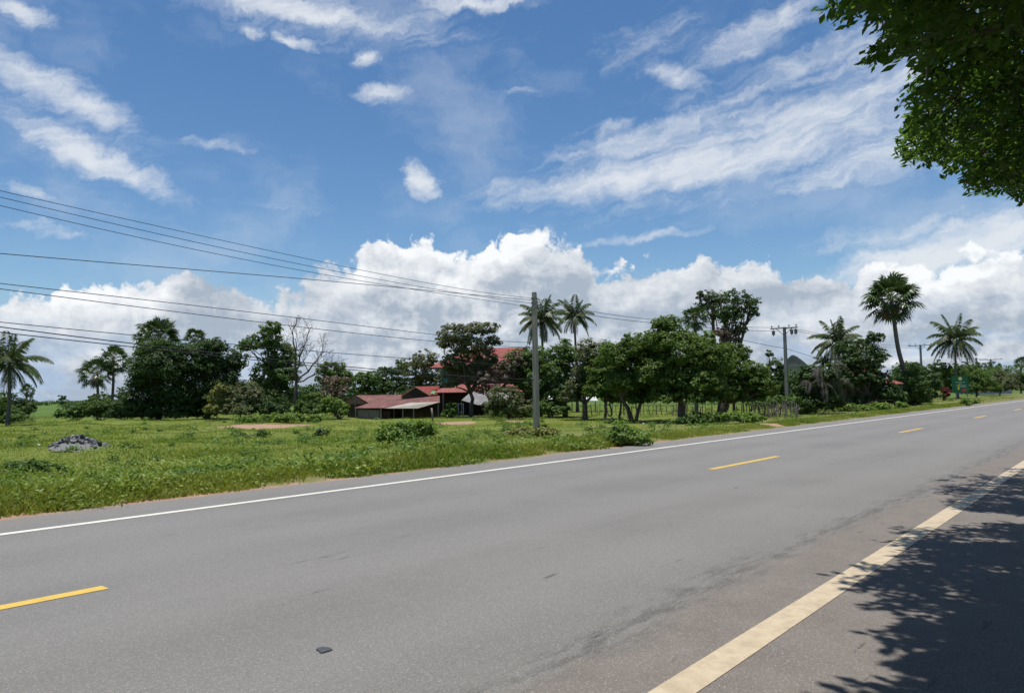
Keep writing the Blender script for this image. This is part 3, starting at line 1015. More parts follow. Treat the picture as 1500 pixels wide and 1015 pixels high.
# behind the houses
tree('leafy_tree', 'green tree behind the left gable of the rusty shed', 'tree', 88, 532, [(538, 556, 20, 18), (524, 566, 18, 16), (532, 580, 24, 13)], 'mid', 23)
tree('leafy_tree', 'dark rounded tree behind the middle of the rusty shed', 'tree', 92, 575, [(565, 552, 22, 18), (590, 541, 18, 16), (578, 566, 28, 15), (556, 568, 18, 14)], 'dark', 24)
tree('leafy_tree', 'olive tree left of the upper red roof of the big house', 'tree', 86, 620, [(622, 530, 22, 15), (607, 548, 22, 20), (640, 548, 22, 18), (622, 562, 28, 13)], 'olive', 25)
tree('vine_tree', 'tall vine-hung tree standing in front of the big red-roofed house', 'tree', 68, 690,
     [(668, 492, 28, 17), (704, 483, 28, 11), (690, 508, 26, 18), (652, 503, 14, 12), (664, 532, 16, 22), (722, 500, 14, 9), (684, 535, 22, 22), (712, 528, 20, 20), (662, 558, 12, 14), (700, 555, 16, 14)], 'olive', 26, dens=.9, trunk_r=.2)
tree('dry_bush', 'grey-brown twiggy creeper bush before the lower roof of the big house', 'bush', 67, 716, [(716, 562, 26, 22), (740, 545, 22, 20), (700, 552, 14, 14), (755, 528, 14, 12)], 'brown', 27, dens=.6, trunk_r=.05)
tree('shrub', 'olive-green bush under the big house, just left of the bare concrete pole', 'shrub', 62, 745, [(740, 582, 24, 17), (760, 596, 22, 14), (722, 594, 16, 14)], 'olive', 28, trunk_r=.05)
tree('leafy_tree', 'green tree directly behind the bare concrete pole', 'tree', 68, 792, [(770, 528, 24, 22), (752, 535, 18, 18), (800, 530, 25, 22), (784, 560, 32, 24), (760, 552, 18, 18), (806, 585, 26, 20)], 'mid', 29)
tree('leafy_tree', 'green tree between the two coconut palms and the mango row', 'tree', 66, 828, [(830, 518, 20, 20), (818, 548, 26, 22), (848, 535, 20, 18), (832, 575, 28, 18)], 'mid', 30, trunk_r=.22)
tree('leafy_tree', 'pale olive tree with a short stout trunk at the left end of the mango row', 'tree', 60, 856, [(868, 520, 24, 22), (880, 558, 22, 20), (862, 545, 22, 20), (853, 566, 22, 18), (836, 580, 18, 13)], 'olive', 31, trunk_r=.24)
coco_palm('left one of the two coconut palms behind the bare concrete pole', 77, 795, (793, 468), 36, 32, nfr=24)
coco_palm('right one of the two coconut palms behind the bare concrete pole', 82, 846, (841, 463), 29, 33, nfr=22)
# mango row
tree('mango_tree', 'mango tree on several thin stems at the left of the mango row', 'tree', 57, 893, [(893, 548, 26, 24), (880, 568, 24, 18), (905, 570, 24, 18), (898, 524, 20, 18), (884, 545, 22, 24), (870, 575, 18, 10), (905, 584, 22, 8)], 'mango', 34,
     trunks=[(-8, 4), (4, -2), (14, 6)], trunk_r=.11, fork=.45)
tree('mango_tree', 'mango tree with a forked V-shaped trunk in the mango row', 'tree', 53, 929, [(905, 522, 30, 26), (930, 512, 30, 24), (908, 558, 32, 22), (940, 550, 30, 28), (925, 575, 28, 12), (935, 585, 26, 8), (955, 570, 22, 16), (948, 522, 22, 22)], 'mango', 35,
     trunks=[(-2, -22), (2, 14)], trunk_r=.16, fork=.5)
tree('mango_tree', 'largest mango tree with a thick dark trunk, centre of the mango row', 'tree', 51, 998,
     [(985, 492, 30, 25), (962, 503, 22, 20), (1002, 520, 45, 28), (962, 545, 34, 28), (1010, 556, 50, 26), (1040, 528, 34, 28), (968, 475, 14, 12), (1030, 565, 36, 18), (1000, 583, 40, 9), (970, 578, 26, 11), (1045, 580, 34, 11), (1030, 505, 26, 20)], 'mango', 36, trunk_r=.27)
tree('mango_tree', 'lighter green mango tree at the right end of the mango row', 'tree', 56, 1062,
     [(1075, 540, 36, 25), (1098, 562, 36, 20), (1060, 570, 36, 18), (1112, 550, 22, 18), (1082, 518, 22, 12), (1090, 582, 34, 9), (1058, 522, 24, 18), (1122, 570, 16, 12)], 'mango', 37, trunks=[(0, 0), (-14, 2), (10, 3)], trunk_r=.14)
tree('tall_tree', 'tall airy tree with a flat crown rising behind the mango row', 'tree', 80, 1060,
     [(1062, 437, 34, 12), (1040, 446, 20, 14), (1060, 462, 30, 17), (1085, 452, 22, 14), (1080, 480, 20, 15), (1026, 433, 11, 7), (1104, 440, 11, 6), (1103, 462, 7, 9), (1070, 500, 16, 14)], 'dark', 38, dens=.75, size=.9, clump=.9)
sugar_palm('spiky palm between the largest mango tree and the tall airy tree', 70, 1020, (1018, 466), 23, 39, nfan=40, skirt=False)
tree('dead_branch_tree', 'dead tree with rust-brown leaves below the tall airy crown', 'tree', 62, 1060, [(1055, 487, 10, 7), (1065, 491, 8, 6)], 'brown', 40, dens=1.2)
tree('leafy_tree', 'dark tree behind the concrete pole with the crossarm', 'tree', 86, 1132, [(1134, 536, 13, 14), (1126, 556, 22, 18), (1156, 556, 20, 17), (1140, 575, 30, 12), (1127, 518, 5, 7)], 'dark', 41)
tree('vine_hedge', 'low hedge of vines heaped on the stick fence below the crossarm pole', 'hedge', 60, 1128, [(1112, 590, 22, 7), (1140, 586, 22, 8), (1160, 589, 14, 8)], 'mid', 42, trunk=False)
# right group
SK = tree('shaggy_palm_thicket', 'shaggy dark thicket hung with dry grey fronds, right of the crossarm pole', 'tree', 63, 1196, [(1190, 568, 26, 24), (1206, 548, 20, 18), (1180, 548, 14, 14), (1212, 578, 18, 18), (1190, 590, 26, 12), (1218, 592, 16, 10)], 'dark', 43)
R = np.random.default_rng(3)
q = []; ribs = []
for (px, py, nn) in ((1188, 540, 6), (1207, 535, 6), (1196, 556, 6), (1178, 560, 5), (1216, 556, 5)):
    c = at(px, py, 63) - SK.location + Vector((0, R.uniform(-1.6, -.9), 0))
    for i in range(nn):
        ph = R.uniform(0, 6.28)
        frond(q, ribs, c, Vector((math.cos(ph) * .8, math.sin(ph) * .8, R.uniform(-.5, .5))), R.uniform(1.2, 2.2), R, droop=1.6, nl=16)
V = np.array([list(p) for a in q for p in a]); Q = np.arange(len(V)).reshape(-1, 4)
link_mesh('dead_fronds', np_mesh('dead_fronds', V, Q), plain('dry_grey_frond', (.07, .062, .055), (.15, .135, .12), 2, .9), SK)
coco_palm('coconut palm behind the shaggy thicket, left of the tall leaning sugar palm', 74, 1234, (1226, 500), 36, 44, nfr=24)
coco_palm('small coconut palm low beside the shaggy thicket', 76, 1206, (1206, 530), 18, 45, nfr=14, dead=1)
tree('dense_tree', 'dark spreading tree over the small red-roofed house', 'tree', 67, 1272,
     [(1258, 508, 28, 14), (1276, 528, 30, 20), (1250, 530, 24, 18), (1272, 552, 34, 18), (1284, 494, 14, 8), (1294, 575, 22, 16), (1240, 560, 14, 14), (1230, 545, 14, 14), (1310, 582, 16, 14), (1252, 584, 14, 10)], 'dark', 46)
sugar_palm('tallest sugar palm with a leaning trunk and round crown by the road', 72, 1338, (1305, 436), 46, 47,
           trunk_path=[(1334, 575), (1325, 545), (1316, 512), (1311, 480)], nfan=50, tr=.2)
tree('shrub', 'shrub wrapped round the foot of the tallest sugar palm', 'shrub', 71, 1330, [(1334, 566, 20, 18), (1318, 582, 24, 13), (1345, 584, 18, 10), (1338, 545, 10, 10)], 'mid', 48, trunk=False)
tree('shrub', 'bush between the tallest sugar palm and the red-leaved shrub', 'shrub', 82, 1362, [(1358, 560, 18, 18), (1366, 578, 18, 11), (1348, 548, 14, 12)], 'dark', 49, trunk_r=.06)
tree('red_shrub', 'small dark red leaved shrub left of the green signboard', 'shrub', 84, 1383, [(1383, 577, 7, 7), (1386, 572, 4, 4)], 'red', 50, trunk=False)
tree('leafy_tree', 'low spreading tree behind the red-leaved shrub', 'tree', 108, 1385, [(1378, 555, 20, 16), (1392, 545, 22, 12), (1372, 538, 16, 10), (1394, 565, 18, 12)], 'mid', 51)
coco_palm('coconut palm standing behind the green signboard', 104, 1404, (1399, 497), 36, 52, nfr=24, dead=2)
tree('leafy_tree', 'broad tree just right of the green signboard', 'tree', 112, 1432, [(1430, 562, 24, 14), (1420, 548, 20, 12), (1442, 566, 20, 11), (1412, 572, 12, 9)], 'mid', 53)
tree('leafy_tree', 'tree further along the road between the signboard tree and the frame edge', 'tree', 125, 1466, [(1462, 562, 26, 14), (1476, 553, 22, 13), (1452, 570, 20, 8), (1484, 566, 22, 10)], 'olive', 54)
tree('leafy_tree', 'tree at the right edge of the view above the road end', 'tree', 140, 1504, [(1502, 556, 20, 16), (1512, 564, 24, 12), (1496, 566, 18, 8), (1530, 556, 26, 16)], 'mid', 55)
tree('leafy_tree', 'far tree whose crown shows behind the coconut palm by the signboard', 'tree', 150, 1432, [(1428, 538, 22, 8), (1452, 538, 24, 8), (1405, 538, 16, 8)], 'dark', 56)
sugar_palm('small distant sugar palm at the right edge of the view', 160, 1497, (1496, 531), 12, 57, nfan=30, skirt=False)
woods(58, 120, [(1322, 548, 22, 16), (1345, 542, 20, 13), (1308, 560, 18, 14), (1362, 552, 16, 14), (1180, 560, 26, 14), (1215, 560, 26, 14), (1250, 575, 26, 14)], 'dark')
woods(59, 118, [(900, 570, 30, 14), (950, 566, 30, 14), (1000, 568, 30, 14), (1050, 566, 30, 14), (1095, 568, 28, 12), (860, 566, 24, 16), (800, 578, 40, 16), (740, 578, 40, 16), (1130, 575, 30, 14)], 'dark')
woods(60, 120, [(330, 575, 40, 16), (380, 575, 36, 18), (430, 578, 30, 14), (470, 575, 26, 14), (260, 578, 36, 14), (150, 594, 40, 6), (510, 582, 30, 14), (560, 580, 34, 15), (620, 580, 34, 14), (680, 580, 34, 14)], 'dark')
woods(61, 135, [(1420, 556, 26, 18), (1460, 552, 30, 16), (1502, 552, 28, 18), (1380, 556, 24, 16), (1345, 560, 20, 16)], 'mid')
tree('shrub', 'leafy shrub in the gap between the rusty shed and the big red-roofed house', 'shrub', 66, 662, [(662, 600, 10, 11), (656, 606, 8, 7)], 'mid', 80, trunk=False)
tree('shrub', 'dark shrub just left of the foot of the bare concrete pole, before the house', 'shrub', 65, 760, [(752, 600, 20, 11), (728, 604, 14, 8), (772, 603, 12, 9)], 'mid', 81, trunk=False)
tree('shrub', 'shrub just right of the foot of the bare concrete pole', 'shrub', 64, 806, [(800, 598, 20, 12), (820, 602, 16, 9)], 'mid', 82, trunk=False)
# bushes in the field
def fbush(label, px, py, lobes, leaf, seed, **k):
    p = ground(px, py)
    return tree('bush', label, 'bush', p.y, px, lobes, leaf, seed, trunk=False, **k)


fbush('large leafy bush alone in the middle of the field before the rusty shed', 585, 648, [(585, 634, 24, 15), (607, 630, 20, 13), (566, 640, 15, 8), (628, 630, 12, 8), (592, 644, 22, 7)], 'bright', 61, clump=.8)
fbush('leafy bush on the verge in front of the mango row', 920, 648, [(918, 637, 20, 12), (936, 642, 14, 8), (906, 640, 12, 10), (910, 626, 8, 7)], 'bright', 62, clump=.8)
fbush('yellow-green bush at the foot of the bare concrete pole', 770, 638, [(768, 634, 20, 7), (800, 634, 16, 7), (742, 640, 16, 6)], 'yellow', 63, clump=.7)
fbush('bush in the grass under the largest mango tree, right of its trunk', 1022, 622, [(1020, 613, 20, 8), (1045, 611, 20, 7), (1000, 617, 10, 5)], 'mid', 64, clump=.8)
fbush('bright weed bush below the stick fence', 1090, 620, [(1075, 611, 22, 7), (1100, 612, 20, 7)], 'bright', 65, clump=.8)
fbush('long low bush along the verge before the shaggy thicket', 1215, 606, [(1180, 601, 22, 6), (1215, 600, 24, 6), (1250, 598, 24, 6), (1285, 596, 22, 6), (1320, 594, 18, 6)], 'bright', 66, clump=.8)
fbush('low weed bush by the post feet of the green signboard', 1415, 592, [(1414, 588, 8, 4), (1428, 588, 7, 3)], 'bright', 67, clump=.8)
fbush('dark low weed bush right of the heap of stones', 198, 668, [(196, 663, 12, 6), (184, 655, 9, 5)], 'mid', 68, clump=.7)
fbush('small dark bush in the field left of the large leafy bush', 468, 640, [(470, 636, 10, 6)], 'dark', 69, clump=.7)
fbush('weed bush at the near left of the field before the stones', 40, 690, [(38, 684, 22, 8), (70, 688, 14, 6)], 'mid', 70, clump=.7)
fbush('broad weed bush by the roadside grass in the left middle of the field', 300, 705, [(285, 698, 24, 7), (325, 695, 24, 7), (360, 697, 16, 6)], 'mid', 71, clump=.6)
fbush('grassy mound of shrubs behind the pale dirt patch', 400, 618, [(380, 613, 22, 6), (420, 611, 24, 7), (360, 616, 18, 4), (460, 613, 20, 5)], 'bright', 72, clump=.8)
fbush('small bush at the edge of the pale dirt patch', 385, 640, [(384, 636, 9, 5), (350, 638, 8, 4)], 'mid', 73, clump=.7)
# far tree line across the open field
R = np.random.default_rng(9)
VV = []; nb = 0; QQ = []
for i in range(420):
    ang = R.uniform(rad(-52), rad(50)); rr = R.uniform(420, 900)
    x_, y_ = rr * math.sin(ang), rr * math.cos(ang)
    u_, v_ = uv(x_, y_)
    if v_ < 60: continue
    hh = R.uniform(1.2, 3.4) * (1 if ang < rad(-25) else 1.6)
    k = 90
    d = R.normal(0, 1, (k, 3)); d /= np.linalg.norm(d, axis=1, keepdims=True)
    Pq = np.array([x_, y_, -.4 + hh * .5]) + d * np.array([hh * 2.4, hh * 2.4, hh * .5]) * R.uniform(.6, 1, (k, 1))
    V, Q = leaf_quads(Pq, d + R.normal(0, .4, d.shape) + [0, 0, .4], R.uniform(1, 2, k), R.uniform(.7, 1.2, k), R)
    VV.append(V); QQ.append(Q + nb); nb += len(V)
o = link_mesh('far_treeline', np_mesh('far_treeline', np.concatenate(VV), np.concatenate(QQ)), LEAF['dark'])
tag(o, kind='stuff')
# wooded hill; distance haze is put into its dark bluish base colour
hp = at(1161, 565, 2600)
me_v = []; n1_, n2_ = 60, 40
for i in range(n1_):
    for j in range(n2_):
        X = (i / (n1_ - 1) * 2 - 1); Yy = (j / (n2_ - 1) * 2 - 1)
        rr = math.hypot(X, Yy)
        hgt = max(0, 1 - rr) ** .8 * 104 * (1 + .16 * math.sin(5 * X + 1) + .1 * math.sin(11 * X + 3 * Yy) + .05 * math.sin(23 * X + 9 * Yy))
        me_v.append((hp.x + X * 85, hp.y + Yy * 260, -2 + hgt))
idx = np.arange(n1_ * n2_).reshape(n1_, n2_)
Q = np.stack([idx[:-1, :-1], idx[1:, :-1], idx[1:, 1:], idx[:-1, 1:]], -1).reshape(-1, 4)
tag(link_mesh('hill', np_mesh('hill', me_v, Q, True), plain('hazy_hill_woods', (.014, .024, .022), (.022, .034, .028), .06, .95, bump=.5)), kind='structure')
# ------------------------------------------------------------------ utility poles and wires
concrete = plain('pole_concrete', (.25, .225, .185), (.36, .325, .27), 1.5, .9, stretch=(3, 3, .5), bump=.3)
concrete_g = plain('pole_concrete_grey', (.20, .195, .175), (.28, .27, .25), 1.5, .9, stretch=(3, 3, .5), bump=.3)
steel = plain('galvanised_steel', (.18, .18, .18), (.26, .26, .26), 6, .5, metal=.5)
ceram = plain('dark_ceramic', (.10, .09, .085), (.17, .16, .15), 6, .35)
cable_m = plain('black_cable', (.02, .02, .022), (.035, .035, .037), 3, .6)
VLINE = 27.0


def vhit(px, py, v):                          # where a sight line meets the vertical plane of the pole line
    d = ray(px, py); dv = d[0] * N2[0] + d[1] * N2[1]
    t_ = v / dv
    return Vector((0, 0, CAMH)) + Vector(d) * t_


def pole(label, pxb, pyt, v, wdt, mat):
    top = vhit(pxb, pyt, v)
    bz = HW(top.x, top.y)
    h = top.z - bz
    root = empty('utility_pole', (top.x, top.y, bz), label, 'pole', rz=ROADROT)
    mb = MB()
    a, c_ = wdt / 2, wdt * .36
    vs = [(sx * a, sy * a, -.3) for sx, sy in ((-1, -1), (1, -1), (1, 1), (-1, 1))] + [(sx * c_, sy * c_, h) for sx, sy in ((-1, -1), (1, -1), (1, 1), (-1, 1))]
    mb.add(vs, [(3, 2, 1, 0), (4, 5, 6, 7)] + [(i, (i + 1) % 4, 4 + (i + 1) % 4, 4 + i) for i in range(4)])
    mb.build('shaft', mat, root, bevel=.015)
    return root, h


pA, hA = pole('bare square concrete pole standing in the grass without a crossarm', 782.5, 428, VLINE, .30, concrete)
for z_ in (hA - .35, hA - .62, hA - .95):
    mb = MB(); mb.box((0, 0, z_), (.27, .27, .05)); mb.build('strap', steel, pA)
for z_ in (hA - .35, hA - .62, hA - .95):
    mi = MB(); mi.tube([(0, .13, z_), (0, .19, z_), (0, .24, z_)], [.03, .055, .035], 8); mi.build('insulator', ceram, pA)
pB, hB = pole('concrete pole with a crossarm and hanging fuse cutouts behind the vine hedge', 1149, 479, VLINE, .34, concrete_g)


def crossarm(p, h, L, hang, up):
    mb = MB(); mb.box((0, -.16, h - .12), (.1, .1, .1)); mb.box((-.05 - .1, 0, h - .12), (.09, L, .11))
    mb.tube([(-.15, .75, h - .16), (-.1, .12, h - .75)], .03, 6); mb.tube([(-.15, -.75, h - .16), (-.1, -.12, h - .75)], .03, 6)
    mb.build('crossarm', steel, p, bevel=.006)
    for y_ in hang:
        m = MB(); m.tube([(-.15, y_, h - .16), (-.15, y_, h - .30)], .03, 6)
        m.box((-.15, y_, h - .52), (.20, .26, .42)); m.tube([(-.15, y_, h - .74), (-.15, y_, h - .86)], [.07, .03], 8)
        m.build('fuse_cutout', ceram, p, bevel=.02)
    for y_ in up:
        m = MB(); m.tube([(-.15, y_, h - .07), (-.15, y_, h + .03), (-.15, y_, h + .06), (-.15, y_, h + .14), (-.15, y_, h + .2)], [.025, .03, .075, .06, .03], 10)
        m.build('insulator', ceram, p)


crossarm(pB, hB, 2.7, (1.05, -.75, -1.15), (1.2, .5, -.5, -1.2))
pC, hC = pole('distant concrete pole with a crossarm behind the tallest sugar palm', 1348, 505, VLINE, .36, concrete_g)
crossarm(pC, hC, 3.4, (), (1.5, .6, -.6, -1.5))
pD, hD = pole('far pole top sticking out above trees, nearer of the two right of the coconut palm', 1430, 524, VLINE, .5, concrete_g)
pE, hE = pole('farthest pole with a row of insulators on its crossarm near the right edge', 1451, 526, VLINE, .5, concrete_g)
crossarm(pE, hE, 4.6, (), (2.1, 1.0, -1.0, -2.1))


def wire(label, pts, dv=0., r=.011, pre=None, group=None):
    P = [vhit(px, py, VLINE + dv) for px, py in pts]
    U_ = [uv(p.x, p.y)[0] for p in P]; Zs = [p.z for p in P]
    # extend past the left edge towards the pole that stands outside the view
    if pre:
        du = U_[1] - U_[0]; sl = (Zs[1] - Zs[0]) / du
        U_.insert(0, -12); Zs.insert(0, Zs[0] - sl * .6 * (U_[1] + 12) + .004 * (U_[1] + 12) ** 2)
    u_ = np.linspace(U_[0], U_[-1], 60)
    # smooth interpolation of height against distance along the line
    deg = min(4 if len(U_) > 4 else len(U_) - 1, len(U_) - 1)
    co_ = np.polyfit(U_, Zs, deg); z_ = np.polyval(co_, u_)
    mb = MB()
    mb.tube([(*xy(a, VLINE + dv), c_) for a, c_ in zip(u_, z_)], r, 6)
    o = mb.build('power_line', cable_m, None, smooth=True)
    tag(o, label, 'cable', group)
    return o


wire('topmost of the thin power lines crossing the sky to the bare concrete pole', [(0, 280), (160, 315), (350, 358), (550, 400), (700, 427), (783, 437)], .15, pre=1)
wire('second power line from the top, just below the topmost', [(0, 290), (233, 341), (467, 394), (700, 433), (783, 445)], -.15, pre=1)
wire('third power line from the top, lowest of the upper trio', [(0, 302), (233, 353), (467, 402), (607, 424), (700, 438), (783, 451)], .15, pre=1)
wire('lone thicker cable below the upper trio, crossing blue sky at the left', [(0, 372), (233, 390), (467, 411), (607, 424), (690, 431), (783, 440)], .2, r=.014, pre=1)
wire('upper of two parallel cables crossing above the leafless tree', [(0, 416), (233, 440), (420, 465), (630, 489), (783, 502)], .2, r=.013, pre=1)
wire('lower of two parallel cables crossing just over the leafless tree', [(0, 424), (187, 446), (373, 472), (607, 497), (783, 509)], -.2, r=.013, pre=1)
wire('thin cable passing behind the top of the dark grove, upper of the lowest three', [(0, 472), (190, 490), (487, 517), (600, 525), (783, 536)], .2, r=.013, pre=1)
wire('thick black cable, middle of the lowest three at the left edge', [(0, 479), (187, 502), (516, 538), (600, 545), (783, 556)], -.2, r=.018, pre=1)
wire('thick black cable, lowest of all at the left edge', [(0, 487), (187, 507), (516, 542), (600, 549), (783, 560)], .1, r=.016, pre=1)
wire('top line running from the bare pole to the crossarm pole', [(783, 437), (860, 455), (945, 467), (1050, 476), (1149, 479)], .5, r=.016)
wire('lower line running from the bare pole to the crossarm pole', [(783, 445), (860, 461), (945, 472), (1050, 481), (1149, 484)], -.5, r=.016)
wire('line from the crossarm pole to the distant crossarm pole, upper', [(1149, 479), (1200, 489), (1260, 501), (1310, 506), (1348, 506)], 1.0, r=.02)
wire('line from the crossarm pole to the distant crossarm pole, lower', [(1149, 481), (1200, 492), (1260, 504), (1310, 509), (1348, 509)], -1.0, r=.02)
wire('low cable reaching the crossarm pole from behind the mango row', [(1050, 492), (1096, 500), (1125, 506), (1149, 510)], .25, r=.022)
wire('low cable leaving the crossarm pole down to the right', [(1149, 510), (1172, 517), (1195, 524), (1230, 534)], .25, r=.022)
wire('lines joining the far poles right of the coconut palm', [(1348, 507), (1385, 518), (1410, 523), (1430, 525), (1451, 527)], .6, r=.025)

# ------------------------------------------------------------------ buildings
rust = None
m, t, b = new_mat('rusty_roof_sheet')
co = t.obj(); n = t.noise(t.scale(co, (1, 1, 1)), 1.1, 5, .65); n2 = t.noise(t.scale(co, (6, .6, 1)), 1.2, 4, .6)
c = t.mix(t.ramp(n, .3, .7), (.10, .034, .027), (.18, .068, .05)); c = t.mix(t.ramp(n2, .5, .75, 0, .6), c, (.25, .15, .12))
cx_ = t.sep(co)[0]
t.put(b.inputs['Base Color'], c); b.inputs['Roughness'].default_value = .7
bumpn(t, b, t.m('SINE', t.m('MULTIPLY', cx_, 40)), .5, .03)
rust = m
redroof = plain('red_roof', (.14, .030, .026), (.26, .052, .042), 2.2, .6, stretch=(5, .4, 1), bump=.5)
pinkroof = plain('faded_red_roof', (.17, .042, .036), (.27, .075, .065), 2.2, .6, stretch=(5, .4, 1), bump=.5)
greenpan = plain('pale_green_panel', (.22, .36, .17), (.28, .42, .22), 2, .6)
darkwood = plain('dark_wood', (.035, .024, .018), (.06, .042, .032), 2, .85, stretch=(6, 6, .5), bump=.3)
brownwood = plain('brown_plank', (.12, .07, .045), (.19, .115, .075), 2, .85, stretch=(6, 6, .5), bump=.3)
greyplank = plain('grey_plank', (.16, .14, .125), (.25, .22, .19), 2, .9, stretch=(6, 6, .5), bump=.3)
tarp = plain('pale_sheet', (.30, .27, .22), (.38, .35, .30), 1, .6)
greytarp = plain('grey_tarp', (.13, .13, .135), (.22, .22, .225), 1.2, .7)
whitep = plain('white_plaster', (.40, .40, .39), (.50, .50, .49), 1, .7)
teal = plain('teal_board', (.07, .22, .18), (.10, .28, .23), 1, .6)


def rel(o, px, py, Y): return at(px, py, Y) - o.location


# low shed with rusty roofs
YS = 70
p0 = at(575, 612, YS); g0 = Vector((p0.x, p0.y, HW(p0.x, p0.y)))
sh = empty('rusty_shed', g0, 'low open shed with rusty sheet roofs and a pale awning edge', 'shed')
mb = MB()
mb.slab([rel(sh, 519, 597.5, YS - .5), rel(sh, 566, 597.5, YS - 1), rel(sh, 600, 584, YS + 2.2), rel(sh, 541, 590, YS + 2.2)], .05)
mb.slab([rel(sh, 566, 597.5, YS - 1), rel(sh, 644, 589.5, YS - 1), rel(sh, 644, 579.5, YS + 2.2), rel(sh, 600, 584, YS + 2.2)], .05)
mb.build('lean_to_roof', rust, sh)
mb = MB(); mb.slab([rel(sh, 564, 598, YS - 1.1), rel(sh, 612, 598, YS - 1.3), rel(sh, 645, 588.5, YS - 1.1), rel(sh, 600, 589.8, YS - .2)], .03)
for _p in range(1): pass
mb.build('pale_awning', tarp, sh)
mb = MB()
mb.slab([rel(sh, 541, 591, YS + 2.0), rel(sh, 588, 585, YS + 2.0), rel(sh, 588, 578, YS + 4.4), rel(sh, 521, 579, YS + 4.4)], .05)
mb.slab([rel(sh, 521, 579, YS + 4.4), rel(sh, 588, 578, YS + 4.4), rel(sh, 588, 588, YS + 7), rel(sh, 505, 591, YS + 6)], .05)
mb.build('gable_roof', rust, sh)
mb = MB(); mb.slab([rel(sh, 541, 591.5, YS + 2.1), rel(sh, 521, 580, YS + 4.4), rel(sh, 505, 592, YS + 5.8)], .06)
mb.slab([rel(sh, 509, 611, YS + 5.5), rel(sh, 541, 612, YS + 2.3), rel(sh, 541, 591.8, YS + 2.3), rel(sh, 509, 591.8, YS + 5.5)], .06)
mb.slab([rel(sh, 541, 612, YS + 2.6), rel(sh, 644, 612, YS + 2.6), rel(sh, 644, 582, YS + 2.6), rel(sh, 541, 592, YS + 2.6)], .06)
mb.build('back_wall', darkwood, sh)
mb = MB(); mb.slab([rel(sh, 524, 613, YS - .2), rel(sh, 556, 613.5, YS - .4), rel(sh, 556, 600.5, YS - .4), rel(sh, 524, 600, YS - .2)], .05)
mb.build('front_wall', greyplank, sh)
mb = MB(); mb.slab([rel(sh, 557, 613, YS + .6), rel(sh, 572, 613, YS + .6), rel(sh, 572, 602, YS + .6), rel(sh, 557, 602, YS + .6)], .05)
mb.build('side_panel', brownwood, sh)
for (px, py, tp, yy) in ((521, 613, 598, -.5), (558, 613, 598, -1), (590, 613.5, 597, -1), (606, 614, 597.5, -1.2), (642, 613, 590, -.9), (577, 612, 596, .5)):
    mb = MB(); a_ = rel(sh, px, py, YS + yy); mb.tube([Vector((a_.x, a_.y, -.1)), rel(sh, px, tp, YS + yy)], .06, 6); mb.build('post', greyplank, sh)
mb = MB(); c_ = rel(sh, 521, 580, YS + 4.35)
mb.tube([Vector((rel(sh, 521, 600, YS + 4.2).x, c_.y - .1, 0)), c_ + Vector((0, -.12, 0))], .07, 6); mb.build('gable_post', greyplank, sh)
# posts and poles leaning by the shed are built as one leaning stick
mb = MB(); mb.tube([(0, 0, -.1), (-.04, 0, .6), (-.10, .03, 1.1)], [.09, .08, .07], 7)
p = ground(634, 615); tag(mb.build('wooden_stump_post', greyplank, None, True, (p.x, p.y, p.z)), 'short weathered post standing in the grass before the shed right end', 'post')

# small hut with red roof behind
YH = 77
p0 = at(615, 600, YH); g0 = Vector((p0.x, p0.y, HW(p0.x, p0.y)))
hu = empty('gabled_hut', g0, 'dark gabled hut with a bright red roof side behind the rusty shed', 'hut')
mb = MB()
mb.slab([rel(hu, 608, 567, YH), rel(hu, 642, 566, YH + 3.5), rel(hu, 650, 579, YH + 1.5), rel(hu, 631, 579, YH - 1.8)], .06)
mb.slab([rel(hu, 642, 566, YH + 3.5), rel(hu, 608, 567, YH), rel(hu, 586, 580, YH + 1.8), rel(hu, 620, 579, YH + 6)], .06)
mb.build('roof', redroof, hu)
mb = MB(); mb.slab([rel(hu, 633, 571.5, YH - 1.95), rel(hu, 641, 571, YH - 1.0), rel(hu, 636, 577, YH - 2.1), rel(hu, 629, 575.5, YH - 2.2)], .04)
mb.build('green_roof_panel', greenpan, hu)
mb = MB()
mb.tube([rel(hu, 588, 580, YH - .1), rel(hu, 609, 567, YH - .4), rel(hu, 631, 580, YH - 2.0)], .09, 5)
mb.build('bargeboard', brownwood, hu)
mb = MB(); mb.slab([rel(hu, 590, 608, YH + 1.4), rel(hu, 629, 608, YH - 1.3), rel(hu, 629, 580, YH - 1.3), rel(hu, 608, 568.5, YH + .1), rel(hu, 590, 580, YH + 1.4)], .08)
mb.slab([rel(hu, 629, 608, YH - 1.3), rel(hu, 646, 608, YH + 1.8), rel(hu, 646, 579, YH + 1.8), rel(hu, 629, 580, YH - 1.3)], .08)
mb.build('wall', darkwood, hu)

# big two-storey house with tiered red roofs
YG = 76
p0 = at(705, 605, YG); g0 = Vector((p0.x, p0.y, HW(p0.x, p0.y)))
ho = empty('red_roofed_house', g0, 'large two-storey wooden house with tiered red roofs half hidden by trees', 'house')
s_ = YG / F


def hx(px): return rel(ho, px, 560, YG).x
def hz(py): return rel(ho, 705, py, YG).z


xa, xb = hx(648), hx(778)
mb = MB(); D_ = 6.0
mb.box(((xa + xb) / 2, D_ / 2, (hz(535) + hz(562)) / 2), (xb - xa, D_, hz(535) - hz(562)))
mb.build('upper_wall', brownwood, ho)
mb = MB(); mb.box(((xa + xb) / 2 - .2, D_ / 2 + .6, (hz(562) + 0) / 2 - .05), (xb - xa + .4, D_ - 1, hz(562) - .05)); mb.build('lower_wall', darkwood, ho)


